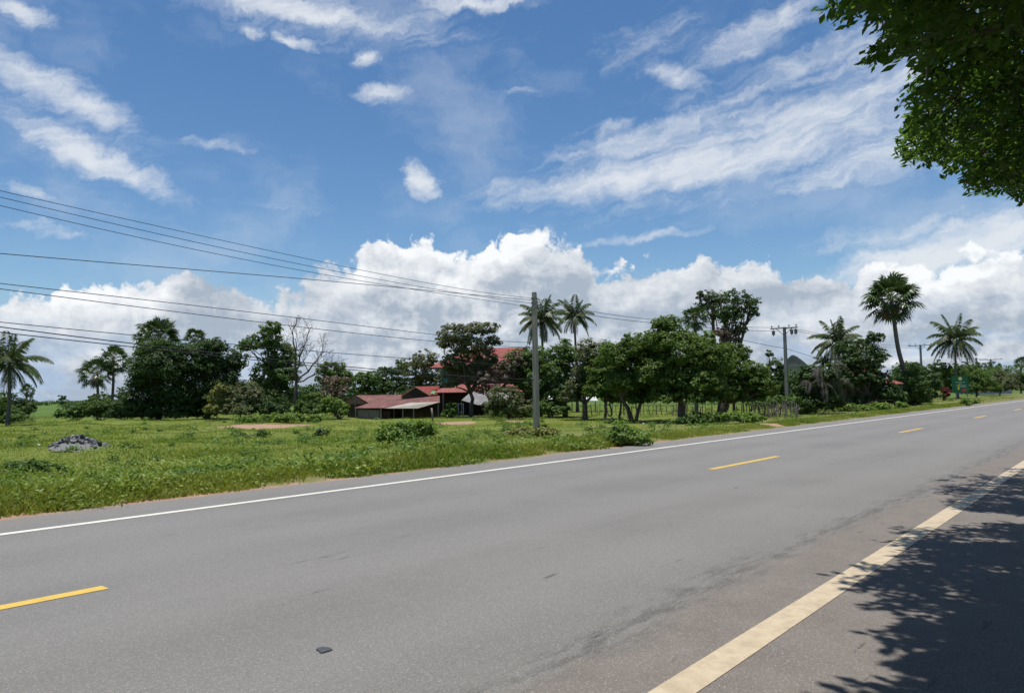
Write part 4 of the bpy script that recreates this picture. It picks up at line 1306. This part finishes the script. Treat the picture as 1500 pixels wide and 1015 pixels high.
def hip(mb, x0, x1, y0, y1, ze, x0r, x1r, zr, th=.08):
    ym = (y0 + y1) / 2
    A, B_, C_, D__ = Vector((x0, y0, ze)), Vector((x1, y0, ze)), Vector((x1, y1, ze)), Vector((x0, y1, ze))
    P_, Q_ = Vector((x0r, ym, zr)), Vector((x1r, ym, zr))
    for q in ([A, B_, Q_, P_], [B_, C_, Q_], [C_, D__, P_, Q_], [D__, A, P_]): mb.slab(q, th)


mb = MB(); hip(mb, hx(636), hx(790), -.9, D_ + .9, hz(534), hx(692), hx(770), hz(507)); mb.build('upper_roof', redroof, ho)
mb = MB(); mb.slab([Vector((hx(632), -1.6, hz(538))), Vector((hx(660), -1.6, hz(538))), Vector((hx(664), -.6, hz(530.5))), Vector((hx(646), -.6, hz(531)))], .08)
mb.build('corner_eave', redroof, ho)
mb = MB()
mb.slab([Vector((hx(640), -2.4, hz(574))), Vector((hx(786), -2.4, hz(574))), Vector((hx(780), -.02, hz(556))), Vector((hx(664), -.02, hz(556)))], .08)
mb.slab([Vector((hx(640), 4, hz(574))), Vector((hx(640), -2.4, hz(574))), Vector((hx(664), -.02, hz(556))), Vector((hx(664), 4, hz(556)))], .08)
mb.build('skirt_roof', pinkroof, ho)
mb = MB(); mb.tube([Vector((hx(704), -1.1, hz(516))), Vector((hx(724), -1.15, hz(531)))], .07, 5); mb.tube([Vector((hx(724), -1.15, hz(531))), Vector((hx(704), -1.1, hz(532)))], .06, 5)
mb.build('roof_trim', whitep, ho)
mb = MB(); mb.slab([Vector((hx(646), -.05, hz(558))), Vector((hx(656), -.05, hz(561))), Vector((hx(656), -.05, hz(539))), Vector((hx(646), -.05, hz(539)))], .05); mb.build('gutter_panel', teal, ho)
for px in (672, 700, 728, 756):
    mb = MB(); mb.box((hx(px), -.06, hz(548)), (.9, .1, 1.0)); wf = mb.build('window', darkwood, ho)
    mb = MB(); mb.box((hx(px), -.125, hz(548)), (.7, .03, .8)); mb.build('shutter', brownwood, wf)
for px in (652, 690, 722, 750, 780):
    mb = MB(); mb.tube([Vector((hx(px), -2.2, -.2)), Vector((hx(px), -2.2, hz(573.5)))], .08, 7); mb.build('post', greyplank, ho)
# awning sheets before the house
Ya = 71
mb = MB()
a_ = [at(676, 586, Ya), at(700, 593, Ya - .6), at(738, 592, Ya - .6), at(760, 581, Ya), at(752, 575, Ya + 1.6), at(690, 574, Ya + 1.6)]
c0 = a_[0].copy(); mb.slab([p - c0 for p in a_], .03)
o = empty('tarp_awning', c0, 'grey tarpaulin awning stretched in front of the big house ground floor', 'awning')
mb.build('sheet', greytarp, o)
for p in (a_[0], a_[2], a_[3]):
    mb = MB(); mb.tube([Vector((p.x - c0.x, p.y - c0.y + .05, HW(p.x, p.y) - c0.z - .1)), p - c0 - Vector((0, -.05, .05))], .04, 6); mb.build('pole', greyplank, o)
# pale cloth and chair-like frame under it
p = ground(677, 612); mb = MB()
mb.tube([(-.3, 0, -.05), (-.32, .02, 1.3)], .035, 6); mb.tube([(.15, 0, -.05), (.13, .02, 1.3)], .035, 6); mb.tube([(-.32, .02, 1.25), (.13, .02, 1.25)], .03, 6); mb.tube([(-.3, 0, .5), (.15, 0, .5)], .03, 6)
tag(mb.build('white_frame_rack', whitep, None, True, (p.x, p.y - .3, p.z)), 'small white frame standing under the grey tarpaulin awning', 'rack')

# long low shelter with a pale roof glimpsed between the trunks behind the mango row
Yw = 84
p0 = at(850, 595, Yw); g0 = Vector((p0.x, p0.y, HW(p0.x, p0.y)))
lo = empty('pale_roofed_shelter', g0, 'low shelter with a pale sheet roof glimpsed between trunks at the mango row left end', 'shelter')
mb = MB(); mb.slab([rel(lo, 800, 587, Yw), rel(lo, 876, 587, Yw), rel(lo, 872, 580, Yw + 3), rel(lo, 804, 579, Yw + 3)], .05); mb.build('roof', whitep, lo)
for px in (804, 838, 872):
    mb = MB(); a_ = rel(lo, px, 600, Yw + .2); mb.tube([Vector((a_.x, a_.y, -.1)), rel(lo, px, 587.5, Yw + .2)], .06, 6); mb.build('post', greyplank, lo)

# small house under the dark spreading tree
Yr = 71
p0 = at(1268, 595, Yr); g0 = Vector((p0.x, p0.y, HW(p0.x, p0.y)))
rh = empty('small_red_house', g0, 'small house with red roof patches under the dark spreading tree', 'house')
mb = MB()
hipx = lambda px: rel(rh, px, 560, Yr).x
hipz = lambda py: rel(rh, 1268, py, Yr).z
hip(mb, hipx(1236), hipx(1300), -.6, 4.6, hipz(551), hipx(1250), hipx(1288), hipz(536)); mb.build('roof', pinkroof, rh)
mb = MB(); mb.box(((hipx(1240) + hipx(1296)) / 2, 2.2, hipz(551) / 2), (hipx(1296) - hipx(1240), 4.2, hipz(551))); mb.build('wall', darkwood, rh)
mb = MB(); mb.slab([Vector((hipx(1242), -3.0, hipz(563))), Vector((hipx(1300), -3.0, hipz(563))), Vector((hipx(1298), -1.0, hipz(556))), Vector((hipx(1246), -1.0, hipz(556)))], .05); mb.build('veranda_roof', pinkroof, rh)
for px in (1262, 1279, 1298):
    mb = MB(); mb.tube([(hipx(px), -2.8, -.1), (hipx(px), -2.8, hipz(563))], .05, 6); mb.build('post', whitep if px == 1262 else greyplank, rh)
mb = MB(); mb.tube([(0, 0, 0), (0, 0, .05), (0, 0, .35), (0, 0, .38), (0, 0, .7), (0, 0, .73), (0, 0, 1.05), (0, 0, 1.08)], [.36, .38, .36, .39, .36, .39, .37, .34], 18)
p = at(1248, 590, Yr - 3.6); tag(mb.build('water_barrel', plain('pale_barrel', (.12, .14, .15), (.20, .22, .225), 2, .5), None, False, (p.x, p.y, HW(p.x, p.y) - .02)), 'pale grey drum standing by the small house under the dark spreading tree', 'barrel')
# far white shed
Yf = 165
p0 = at(1452, 565, Yf); g0 = Vector((p0.x, p0.y, HW(p0.x, p0.y)))
fw = empty('white_building', g0, 'far white building glimpsed between trees near the right edge', 'building')
mb = MB(); mb.box((0, 3, 1.9), (9, 6, 3.8)); mb.build('wall', whitep, fw)
mb = MB(); hip(mb, -5.2, 5.2, -.7, 6.7, 3.82, -3.4, 3.4, 5.0); mb.build('roof', greytarp, fw)

# ------------------------------------------------------------------ stick fence
Rr = random.Random(4)
fp = [ground(868, 609), ground(1166, 611)]
fo = empty('stick_fence', fp[0], 'rough stick fence with wires behind the mango trunks', 'fence')
for i in range(46):
    t_ = i / 45
    p = fp[0].lerp(fp[1], t_) - fp[0]
    p.x += Rr.uniform(-.12, .12); p.y += Rr.uniform(-.25, .25)
    gz_ = HW(fp[0].x + p.x, fp[0].y + p.y) - fp[0].z
    h = Rr.uniform(.75, 1.35); a_, b_ = Rr.uniform(-.18, .18), Rr.uniform(-.1, .1)
    mb = MB(); r_ = Rr.uniform(.03, .065)
    mb.tube([(p.x, p.y, gz_ - .1), (p.x + a_ * .6, p.y + b_ * .5, gz_ + h * .5), (p.x + a_, p.y + b_, gz_ + h)], [r_, r_ * .9, r_ * .7], 6)
    mb.build('post', greyplank if Rr.random() < .6 else BARK, fo)
for hh in (.35, .7, 1.0):
    mb = MB(); pts = []
    for i in range(24):
        q = fp[0].lerp(fp[1], i / 23); pts.append((q.x - fp[0].x, q.y - fp[0].y - .06, HW(q.x, q.y) - fp[0].z + hh + .03 * math.sin(i * 2.2)))
    mb.tube(pts, .008, 4); mb.build('wire', steel, fo)
# bundle of grey sticks at the fence end
fq = [ground(1092, 611), ground(1168, 611)]
so_ = empty('stick_stack', fq[0], 'cluster of upright grey sticks leaning on the fence below the vine hedge', 'sticks')
for i in range(30):
    q = fq[0].lerp(fq[1], i / 29) - fq[0]
    q.y -= .25 + Rr.uniform(0, .2); q.x += Rr.uniform(-.1, .1)
    gz_ = HW(q.x + fq[0].x, q.y + fq[0].y) - fq[0].z
    mb = MB(); mb.tube([(q.x, q.y, gz_ - .05), (q.x + Rr.uniform(-.2, .2), q.y + .15, gz_ + Rr.uniform(.8, 1.35))], [.04, .028], 5); mb.build('stick', PALEBARK, so_)

# ------------------------------------------------------------------ green signboard
p = ground(1408, 587)
Ysg = p.y; s_ = Ysg / F
sg = empty('signboard', p, 'green roadside signboard on two posts with an emblem and lettering', 'sign', rz=rad(-14))
hb = 574 - 551
z0 = at(1408, 574.5, Ysg).z - p.z; Hh = 23.5 * s_; W_ = 20 * s_
gsign = plain('sign_green', (.010, .125, .045), (.015, .15, .06), 2, .45)
ylw = plain('sign_yellow', (.75, .62, .06), (.80, .68, .10), 2, .5)
redp = plain('sign_red', (.38, .05, .06), (.44, .07, .08), 2, .5)
palep = plain('sign_pale', (.50, .58, .50), (.58, .64, .56), 2, .5)
mb = MB(); mb.box((0, 0, z0 + Hh / 2), (W_, .05, Hh)); mb.build('board', gsign, sg, bevel=.01)
mb = MB()
for (x_, z_, w_, h_) in ((-W_ / 2 - .03, z0 + Hh / 2, .06, Hh + .12), (W_ / 2 + .03, z0 + Hh / 2, .06, Hh + .12), (0, z0 + Hh + .03, W_, .06), (0, z0 - .03, W_, .06)):
    mb.box((x_, 0, z_), (w_, .09, h_))
mb.build('frame', gsign, sg)
for x_ in (-.28 * W_, .5 * W_ - .1):
    mb = MB(); mb.tube([(x_, .07, -.2), (x_, .07, z0 + Hh * .9)], .05, 8); mb.build('leg', steel, sg)
mb = MB(); mb.tube([(0, -.028, z0 + Hh * .84), (0, -.05, z0 + Hh * .84)], [.19, .19], 20); em = mb.build('emblem', ylw, sg)
mb = MB(); mb.tube([(0, -.052, z0 + Hh * .84), (0, -.062, z0 + Hh * .84)], [.11, .11], 16); mb.build('emblem_centre', palep, em)
mb = MB()
for k, (x0_, x1_, zz) in enumerate(((-.32, .36, .62), (-.28, .38, .42), (-.02, .40, .34))):
    x_ = x0_
    while x_ < x1_ - .04:
        w_ = .035 + .03 * ((k * 7 + int(x_ * 50)) % 3) / 2
        mb.box(((x_ + w_ / 2) * W_, -.035, z0 + Hh * zz), (w_ * W_ * .8, .015, Hh * .045)); x_ += w_ + .018
mb.build('lettering', palep, sg)
mb = MB(); mb.box((-.11 * W_, -.035, z0 + Hh * .34), (.055 * W_, .016, Hh * .34)); mb.box((-.17 * W_, -.035, z0 + Hh * .26), (.055 * W_, .016, Hh * .16)); mb.box((-.14 * W_, -.0355, z0 + Hh * .185), (.11 * W_, .016, .05)); mb.box((-.02 * W_, -.0355, z0 + Hh * .5), (.2 * W_, .016, .05))
mb.build('yellow_letter', ylw, sg)
mb = MB(); mb.box((.22 * W_, -.035, z0 + Hh * .13), (.30 * W_, .016, Hh * .16)); mb.build('red_lettering', redp, sg)

# ------------------------------------------------------------------ heap of broken stones
R = np.random.default_rng(21)
gp = ground(122, 660); px_ = (115 - CX) / F * (gp.y + .9); pile = Vector((px_, gp.y + .9, HW(px_, gp.y + .9)))
gravel = plain('grey_gravel', (.11, .11, .115), (.21, .21, .215), 28, .95, detail=6, bump=1.0)
gv = []; n1_ = 40
def heap_h(x, y): return .56 * max(0, 1 - (math.hypot(x / 1.32, y / 1.0)) ** 1.25) 
for i in range(n1_):
    for j in range(n1_):
        X = (i / (n1_ - 1) * 2 - 1) * 1.8; Yy = (j / (n1_ - 1) * 2 - 1) * 1.35
        hh = heap_h(X, Yy) * .82 + R.normal(0, .012) - .05 + (.12 * math.exp(-((X - .25) ** 2 * 2.2 + (Yy + .95) ** 2 * 5)))
        gv.append((X, Yy, hh))
idx = np.arange(n1_ * n1_).reshape(n1_, n1_)
Q = np.stack([idx[:-1, :-1], idx[1:, :-1], idx[1:, 1:], idx[:-1, 1:]], -1).reshape(-1, 4)
o = link_mesh('gravel', np_mesh('gravel', gv, Q, True), gravel, None, pile); tag(o, kind='stuff')
stone_m = []
for k, (a_, b_) in enumerate((((.08, .08, .085), (.15, .15, .16)), ((.15, .15, .155), (.26, .26, .265)), ((.04, .04, .043), (.09, .09, .095)))):
    stone_m.append(plain('broken_stone', a_, b_, 7, .85, bump=.5))
protos = []
for k in range(6):
    bm = bmesh.new(); bmesh.ops.create_icosphere(bm, subdivisions=1, radius=1)
    for v_ in bm.verts: v_.co *= R.uniform(.65, 1.15)
    for v_ in bm.verts: v_.co = Vector((v_.co.x, v_.co.y * .8, v_.co.z * .62))
    me = bpy.data.meshes.new('stone'); bm.to_mesh(me); bm.free(); me.materials.append(stone_m[k % 3]); protos.append(me)
first = None; cnt = 0
for i in range(400):
    if cnt >= 120: break
    x_, y_ = R.normal(0, .56), R.normal(.08, .45)
    h = heap_h(x_, y_)
    if h <= .02 or (y_ < -.45 and abs(x_ - .25) < .7): continue
    if first is None:
        first = bpy.data.objects.new('stone', protos[0]); COL.objects.link(first); o = first
        tag(o, 'angular grey stone lying on the heap of broken stones in the grass', 'stone', 'broken stones heaped in the grass')
    else:
        o = first.copy(); o.data = protos[cnt % 6]; COL.objects.link(o)
    sz_ = R.uniform(.07, .15)
    o.location = pile + Vector((x_, y_, h * .85 + .02 + sz_ * .15)); o.scale = (sz_ * R.uniform(.8, 1.4), sz_, sz_)
    o.rotation_euler = Euler(R.uniform(-.7, .7, 3) * np.array([1, 1, 4])); cnt += 1


def litter_rock(label, px, py, sz_, k):
    p_ = ground(px, py); o_ = bpy.data.objects.new('pale_stone', protos[k].copy()); COL.objects.link(o_)
    o_.data.materials.clear(); o_.data.materials.append(whitep); o_.location = p_ + Vector((0, 0, sz_ * .5)); o_.scale = (sz_, sz_, sz_)
    tag(o_, label, 'stone')


litter_rock('small pale stone in the grass left of the stone heap', 56, 662, .10, 1)
litter_rock('small pale stone in the short grass below the stick fence', 942, 622, .10, 2)
litter_rock('pale lump at the grass edge by the far road shoulder', 243, 727, .05, 3)
p = ground(154, 716); mb = MB(); mb.box((0, 0, .16), (.42, .07, .03), rz=.15, ry=-.06)
tag(mb.build('wooden_plank', tarp, None, False, p), 'broken pale wooden slat lying in the roadside grass', 'plank')
# dark scrap lying on the near lane
d_ = ray(474, 953); t_ = (0 - CAMH) / d_[2]; p = Vector((d_[0] * t_, d_[1] * t_, .006))
mb = MB()
ol = [(-.045, .05), (-.02, .06), (.03, .045), (.055, .01), (.035, -.02), (.005, -.05), (-.012, -.045), (-.03, -.01), (-.055, .02)]
n = len(ol)
mb.add([(x_, y_, 0) for x_, y_ in ol] + [(x_ * .92, y_ * .92, .004) for x_, y_ in ol], [tuple(range(n - 1, -1, -1)), tuple(range(n, 2 * n))] + [(i, (i + 1) % n, n + (i + 1) % n, n + i) for i in range(n)])
tag(mb.build('rubber_scrap', plain('dark_rubber', (.045, .05, .058), (.065, .07, .08), 20, .6), None, False, p), 'flat dark scrap of rubber lying on the near lane', 'scrap')
# ------------------------------------------------------------------ roadside tree over the near shoulder
VIS = [(1215, -140), (1204, 0), (1208, 22), (1232, 20), (1240, 30), (1262, 26), (1300, 30), (1290, 55), (1262, 82), (1254, 95), (1280, 97), (1305, 97), (1325, 80), (1350, 62), (1338, 95),
       (1326, 130), (1303, 155), (1330, 180), (1320, 200), (1308, 200), (1316, 235), (1340, 250), (1365, 240), (1390, 256), (1420, 240), (1408, 275), (1440, 285), (1480, 285),
       (1496, 297), (1560, 310), (1900, 420), (1900, -140)]
SHD = [(1540, 676), (1440, 683), (1420, 690), (1312, 703), (1315, 714), (1350, 722), (1390, 740), (1400, 748), (1440, 750), (1480, 755), (1560, 760), (1560, 770), (1480, 764), (1420, 767), (1390, 772), (1238, 768), (1275, 786), (1182, 800), (1195, 813),
       (1165, 835), (1208, 851), (1238, 858), (1266, 880), (1298, 900), (1286, 920), (1308, 950), (1340, 975), (1380, 998), (1310, 1004), (1230, 1010), (1230, 1060), (3000, 1500), (3000, 640), (1700, 655)]


def inpoly(X, Y, poly):
    X = np.asarray(X); Y = np.asarray(Y); c_ = np.zeros(X.shape, bool)
    n = len(poly)
    for i in range(n):
        x1, y1 = poly[i]; x2, y2 = poly[(i + 1) % n]
        if y1 == y2: continue
        k = ((y1 > Y) != (y2 > Y)) & (X < (x2 - x1) * (Y - y1) / (y2 - y1) + x1)
        c_ ^= k
    return c_


def proj(P):
    q = (P - np.array([0, 0, CAMH])) @ RN
    w_ = -q[:, 2]
    ok = w_ > .3
    w2 = np.where(ok, w_, 1)
    return CX + F * q[:, 0] / w2, CY - F * q[:, 1] / w2, ok


R = np.random.default_rng(31)
TRK = xy(9.5, -4.6)
base = Vector((TRK[0], TRK[1], HW(*TRK)))
rt = empty('roadside_tree', base, 'large overhanging tree with dark leafy branches shading the near shoulder', 'tree')
# twig ends are scattered through a wide, low crown; the crown keeps clear of the open sky and of the sunlit road
def dome(U_, V_):
    rc = np.hypot((U_ - 9.5) / 17.5, (V_ + 4.6) / 9.6)
    zt = 9.2 - 4.75 * rc ** 1.5
    zb = 5.0 - .9 * np.clip(rc, 0, 1) + .35 * np.sin(U_ * .9) * np.sin(V_ * 1.1)
    return rc, zb, zt


# flat layered pads of twigs
def pads(n, u0, u1, v0, v1, per, sr, sz_):
    a_, b_ = R.uniform(u0, u1, n), R.uniform(v0, v1, n)
    rc, zb, zt = dome(a_, b_)
    z_ = zb + (zt - zb) * R.uniform(0, 1, n) ** 1.3
    a_, b_, z_ = (np.repeat(q, per) for q in (a_, b_, z_))
    a_ = a_ + R.normal(0, sr, len(a_)); b_ = b_ + R.normal(0, sr, len(b_)); z_ = z_ + R.normal(0, sz_, len(z_))
    rc, _, _ = dome(a_, b_)
    X_, Y_ = xy(a_, b_)
    return np.stack([X_, Y_, z_], -1)[rc < 1.03]


C = np.concatenate([pads(1700, -9, 27, -16, 4.4, 13, .6, .16), pads(1000, 3, 21, -5, 4.4, 14, .50, .08), pads(420, 1, 16, 0, 4.6, 14, .42, .10)])
tc0 = np.array([base.x, base.y, 5.6])


def allowed(C, m=0):
    px, py, ok = proj(C)
    inframe = ok & (px > -150) & (px < 1560) & (py > -130) & (py < 1060)
    vis_ok = ~inframe | inpoly(px, py, VIS)
    G = C + np.array([SHX, SHY, -1]) * C[:, 2:3]
    G[:, 0] = C[:, 0] + SHX * C[:, 2]; G[:, 1] = C[:, 1] + SHY * C[:, 2]; G[:, 2] = 0
    gx_, gy_, ok2 = proj(G)
    gin = ok2 & (gx_ > -200) & (gx_ < 1560) & (gy_ < 1060) & (gy_ > 560)
    sh_ok = ~gin | inpoly(gx_, gy_, SHD)
    # never over the carriageway to the left of the frame
    return vis_ok & sh_ok, inframe & ok


out = C - tc0; out[:, 2] = 0; out /= np.linalg.norm(out, axis=1, keepdims=True) + 1e-6
AX = out * .9 + R.normal(0, .5, C.shape); AX[:, 2] -= .3; AX /= np.linalg.norm(AX, axis=1, keepdims=True)
al = allowed(C)[0] & allowed(C + AX * .2)[0] & allowed(C - AX * .2)[0]
C = C[al]; AX = AX[al]
px, py, ok = proj(C)
near = ok & (px > 1150) & (px < 1600) & (py > -120) & (py < 420)
gapn = np.sin(C[:, 0] * 2.1 + 1.3 * np.sin(C[:, 1] * 1.7)) * np.sin(C[:, 1] * 1.9 + C[:, 2] * 1.5)
ru_ = R.uniform(0, 1, len(C))
keep = ru_ < np.where(near, np.where(gapn > .45, .10, .56), np.where(gapn > .5, .55, .8))
C = C[keep]; AX = AX[keep]; near = near[keep]
print('roadside twigs', len(C), int(near.sum()))
# each twig: a spray of paired leaflets drooping outwards
VV = []; QQ = []; nb = 0
for sel, nl, ln in ((near, 22, .115), (~near, 14, .17)):
    c = C[sel]; n = len(c)
    if n == 0: continue
    ax = AX[sel]
    sp = .38 if nl == 22 else .55
    t1 = np.tile(np.linspace(-1, 1, nl), n)
    c2 = np.repeat(c, nl, 0); a2 = np.repeat(ax, nl, 0)
    sd_ = np.cross(a2, [0, 0, 1]); sd_ /= np.linalg.norm(sd_, axis=1, keepdims=True) + 1e-6
    sg_ = np.where(np.arange(n * nl) % 2, 1, -1)[:, None]
    Pm = c2 + a2 * (t1 * sp * .5)[:, None] + R.normal(0, .045, c2.shape)
    l = ln * R.uniform(.7, 1.25, n * nl)
    dirn = sd_ * sg_ * .8 + a2 * .55 + R.normal(0, .22, c2.shape) + [0, 0, -.25]
    dirn /= np.linalg.norm(dirn, axis=1, keepdims=True)
    nrm = np.cross(dirn, np.cross([0, 0, 1.], dirn)) + R.normal(0, .45, c2.shape)
    W = np.cross(dirn, nrm); W /= np.linalg.norm(W, axis=1, keepdims=True) + 1e-6
    w_ = l * R.uniform(.38, .5, n * nl)
    V = np.stack([Pm, Pm + dirn * (l * .5)[:, None] + W * (w_ * .5)[:, None], Pm + dirn * l[:, None], Pm + dirn * (l * .5)[:, None] - W * (w_ * .5)[:, None]], 1).reshape(-1, 3)
    VV.append(V); QQ.append(np.arange(len(V)).reshape(-1, 4) + nb); nb += len(V)
V = np.concatenate(VV); Q = np.concatenate(QQ)
link_mesh('crown', np_mesh('crown', V - np.array(base), Q), LEAF['road'], rt)
mb = MB()
fork = Vector((.2, .1, 3.2))
mb.tube(wander((0, 0, -.3), fork, R, 5, .02), [.62, .47, .42, .40, .39, .38], 14)
mb.build('trunk', BARK, rt, smooth=True)
# limbs run out inside the crown
mb = MB()
lim = 0; limb_pts = []
order = np.concatenate([R.permutation(np.where(near)[0])[:90], R.permutation(len(C))[:300]])
for i in order[:400]:
    if lim >= 60: break
    e = Vector(C[i]) - base
    if e.z < 4.4 or math.hypot(e.x, e.y) < 3: continue
    mid_ = fork.lerp(e, .55) + Vector((0, 0, .9))
    pts = [fork, fork.lerp(mid_, .5) + Vector((0, 0, .2)), mid_, mid_.lerp(e, .55) + Vector((0, 0, .12)), e]
    W3 = np.array([list(p + base) for p in [pts[0].lerp(pts[1], .5), pts[2], pts[2].lerp(pts[3], .5), pts[3], pts[3].lerp(pts[4], .5), pts[4]]])
    a_, _ = allowed(W3)
    if not a_[1:].all(): continue
    mb.tube(pts, [.16, .12, .08, .05, .012], 7); lim += 1
    for a_ in range(2, 4):
        for q_ in np.linspace(0, 1, 5): limb_pts.append(list(pts[a_].lerp(pts[a_ + 1], q_)))
# twigs that carry the visible sprays grow out of the nearest limb
LP_ = np.array(limb_pts) if limb_pts else np.zeros((1, 3))
idxn = np.where(near)[0]
for i in R.permutation(idxn)[:420]:
    p = C[i] - np.array(base)
    dd_ = np.linalg.norm(LP_ - p, axis=1); q = LP_[np.argmin(dd_)]
    if dd_.min() > 3: continue
    mb.tube(wander(Vector(q), Vector(p), R, 4, .05), [.018, .014, .011, .008, .005], 4)
mb.build('limbs', BARK, rt, smooth=True)

# repeats of a kind share a group
GROUPS = {'sugar_palm': 'sugar palms round the field', 'coconut_palm': 'coconut palms round the field', 'mango_tree': 'mango trees in a row by the stick fence',
          'utility_pole': 'concrete poles of the power line', 'power_line': 'wires and cables of the power line', 'bush': 'bushes in the grass field',
          'shrub': 'shrubs along the tree belt', 'leafy_tree': 'leafy trees in the tree belt', 'dense_tree': 'dense dark trees', 'pale_stone': 'small pale stones in the grass'}
for o in bpy.data.objects:
    if o.parent is None and 'label' in o and 'group' not in o:
        k = o.name.split('.')[0]
        if k in GROUPS: o['group'] = GROUPS[k]
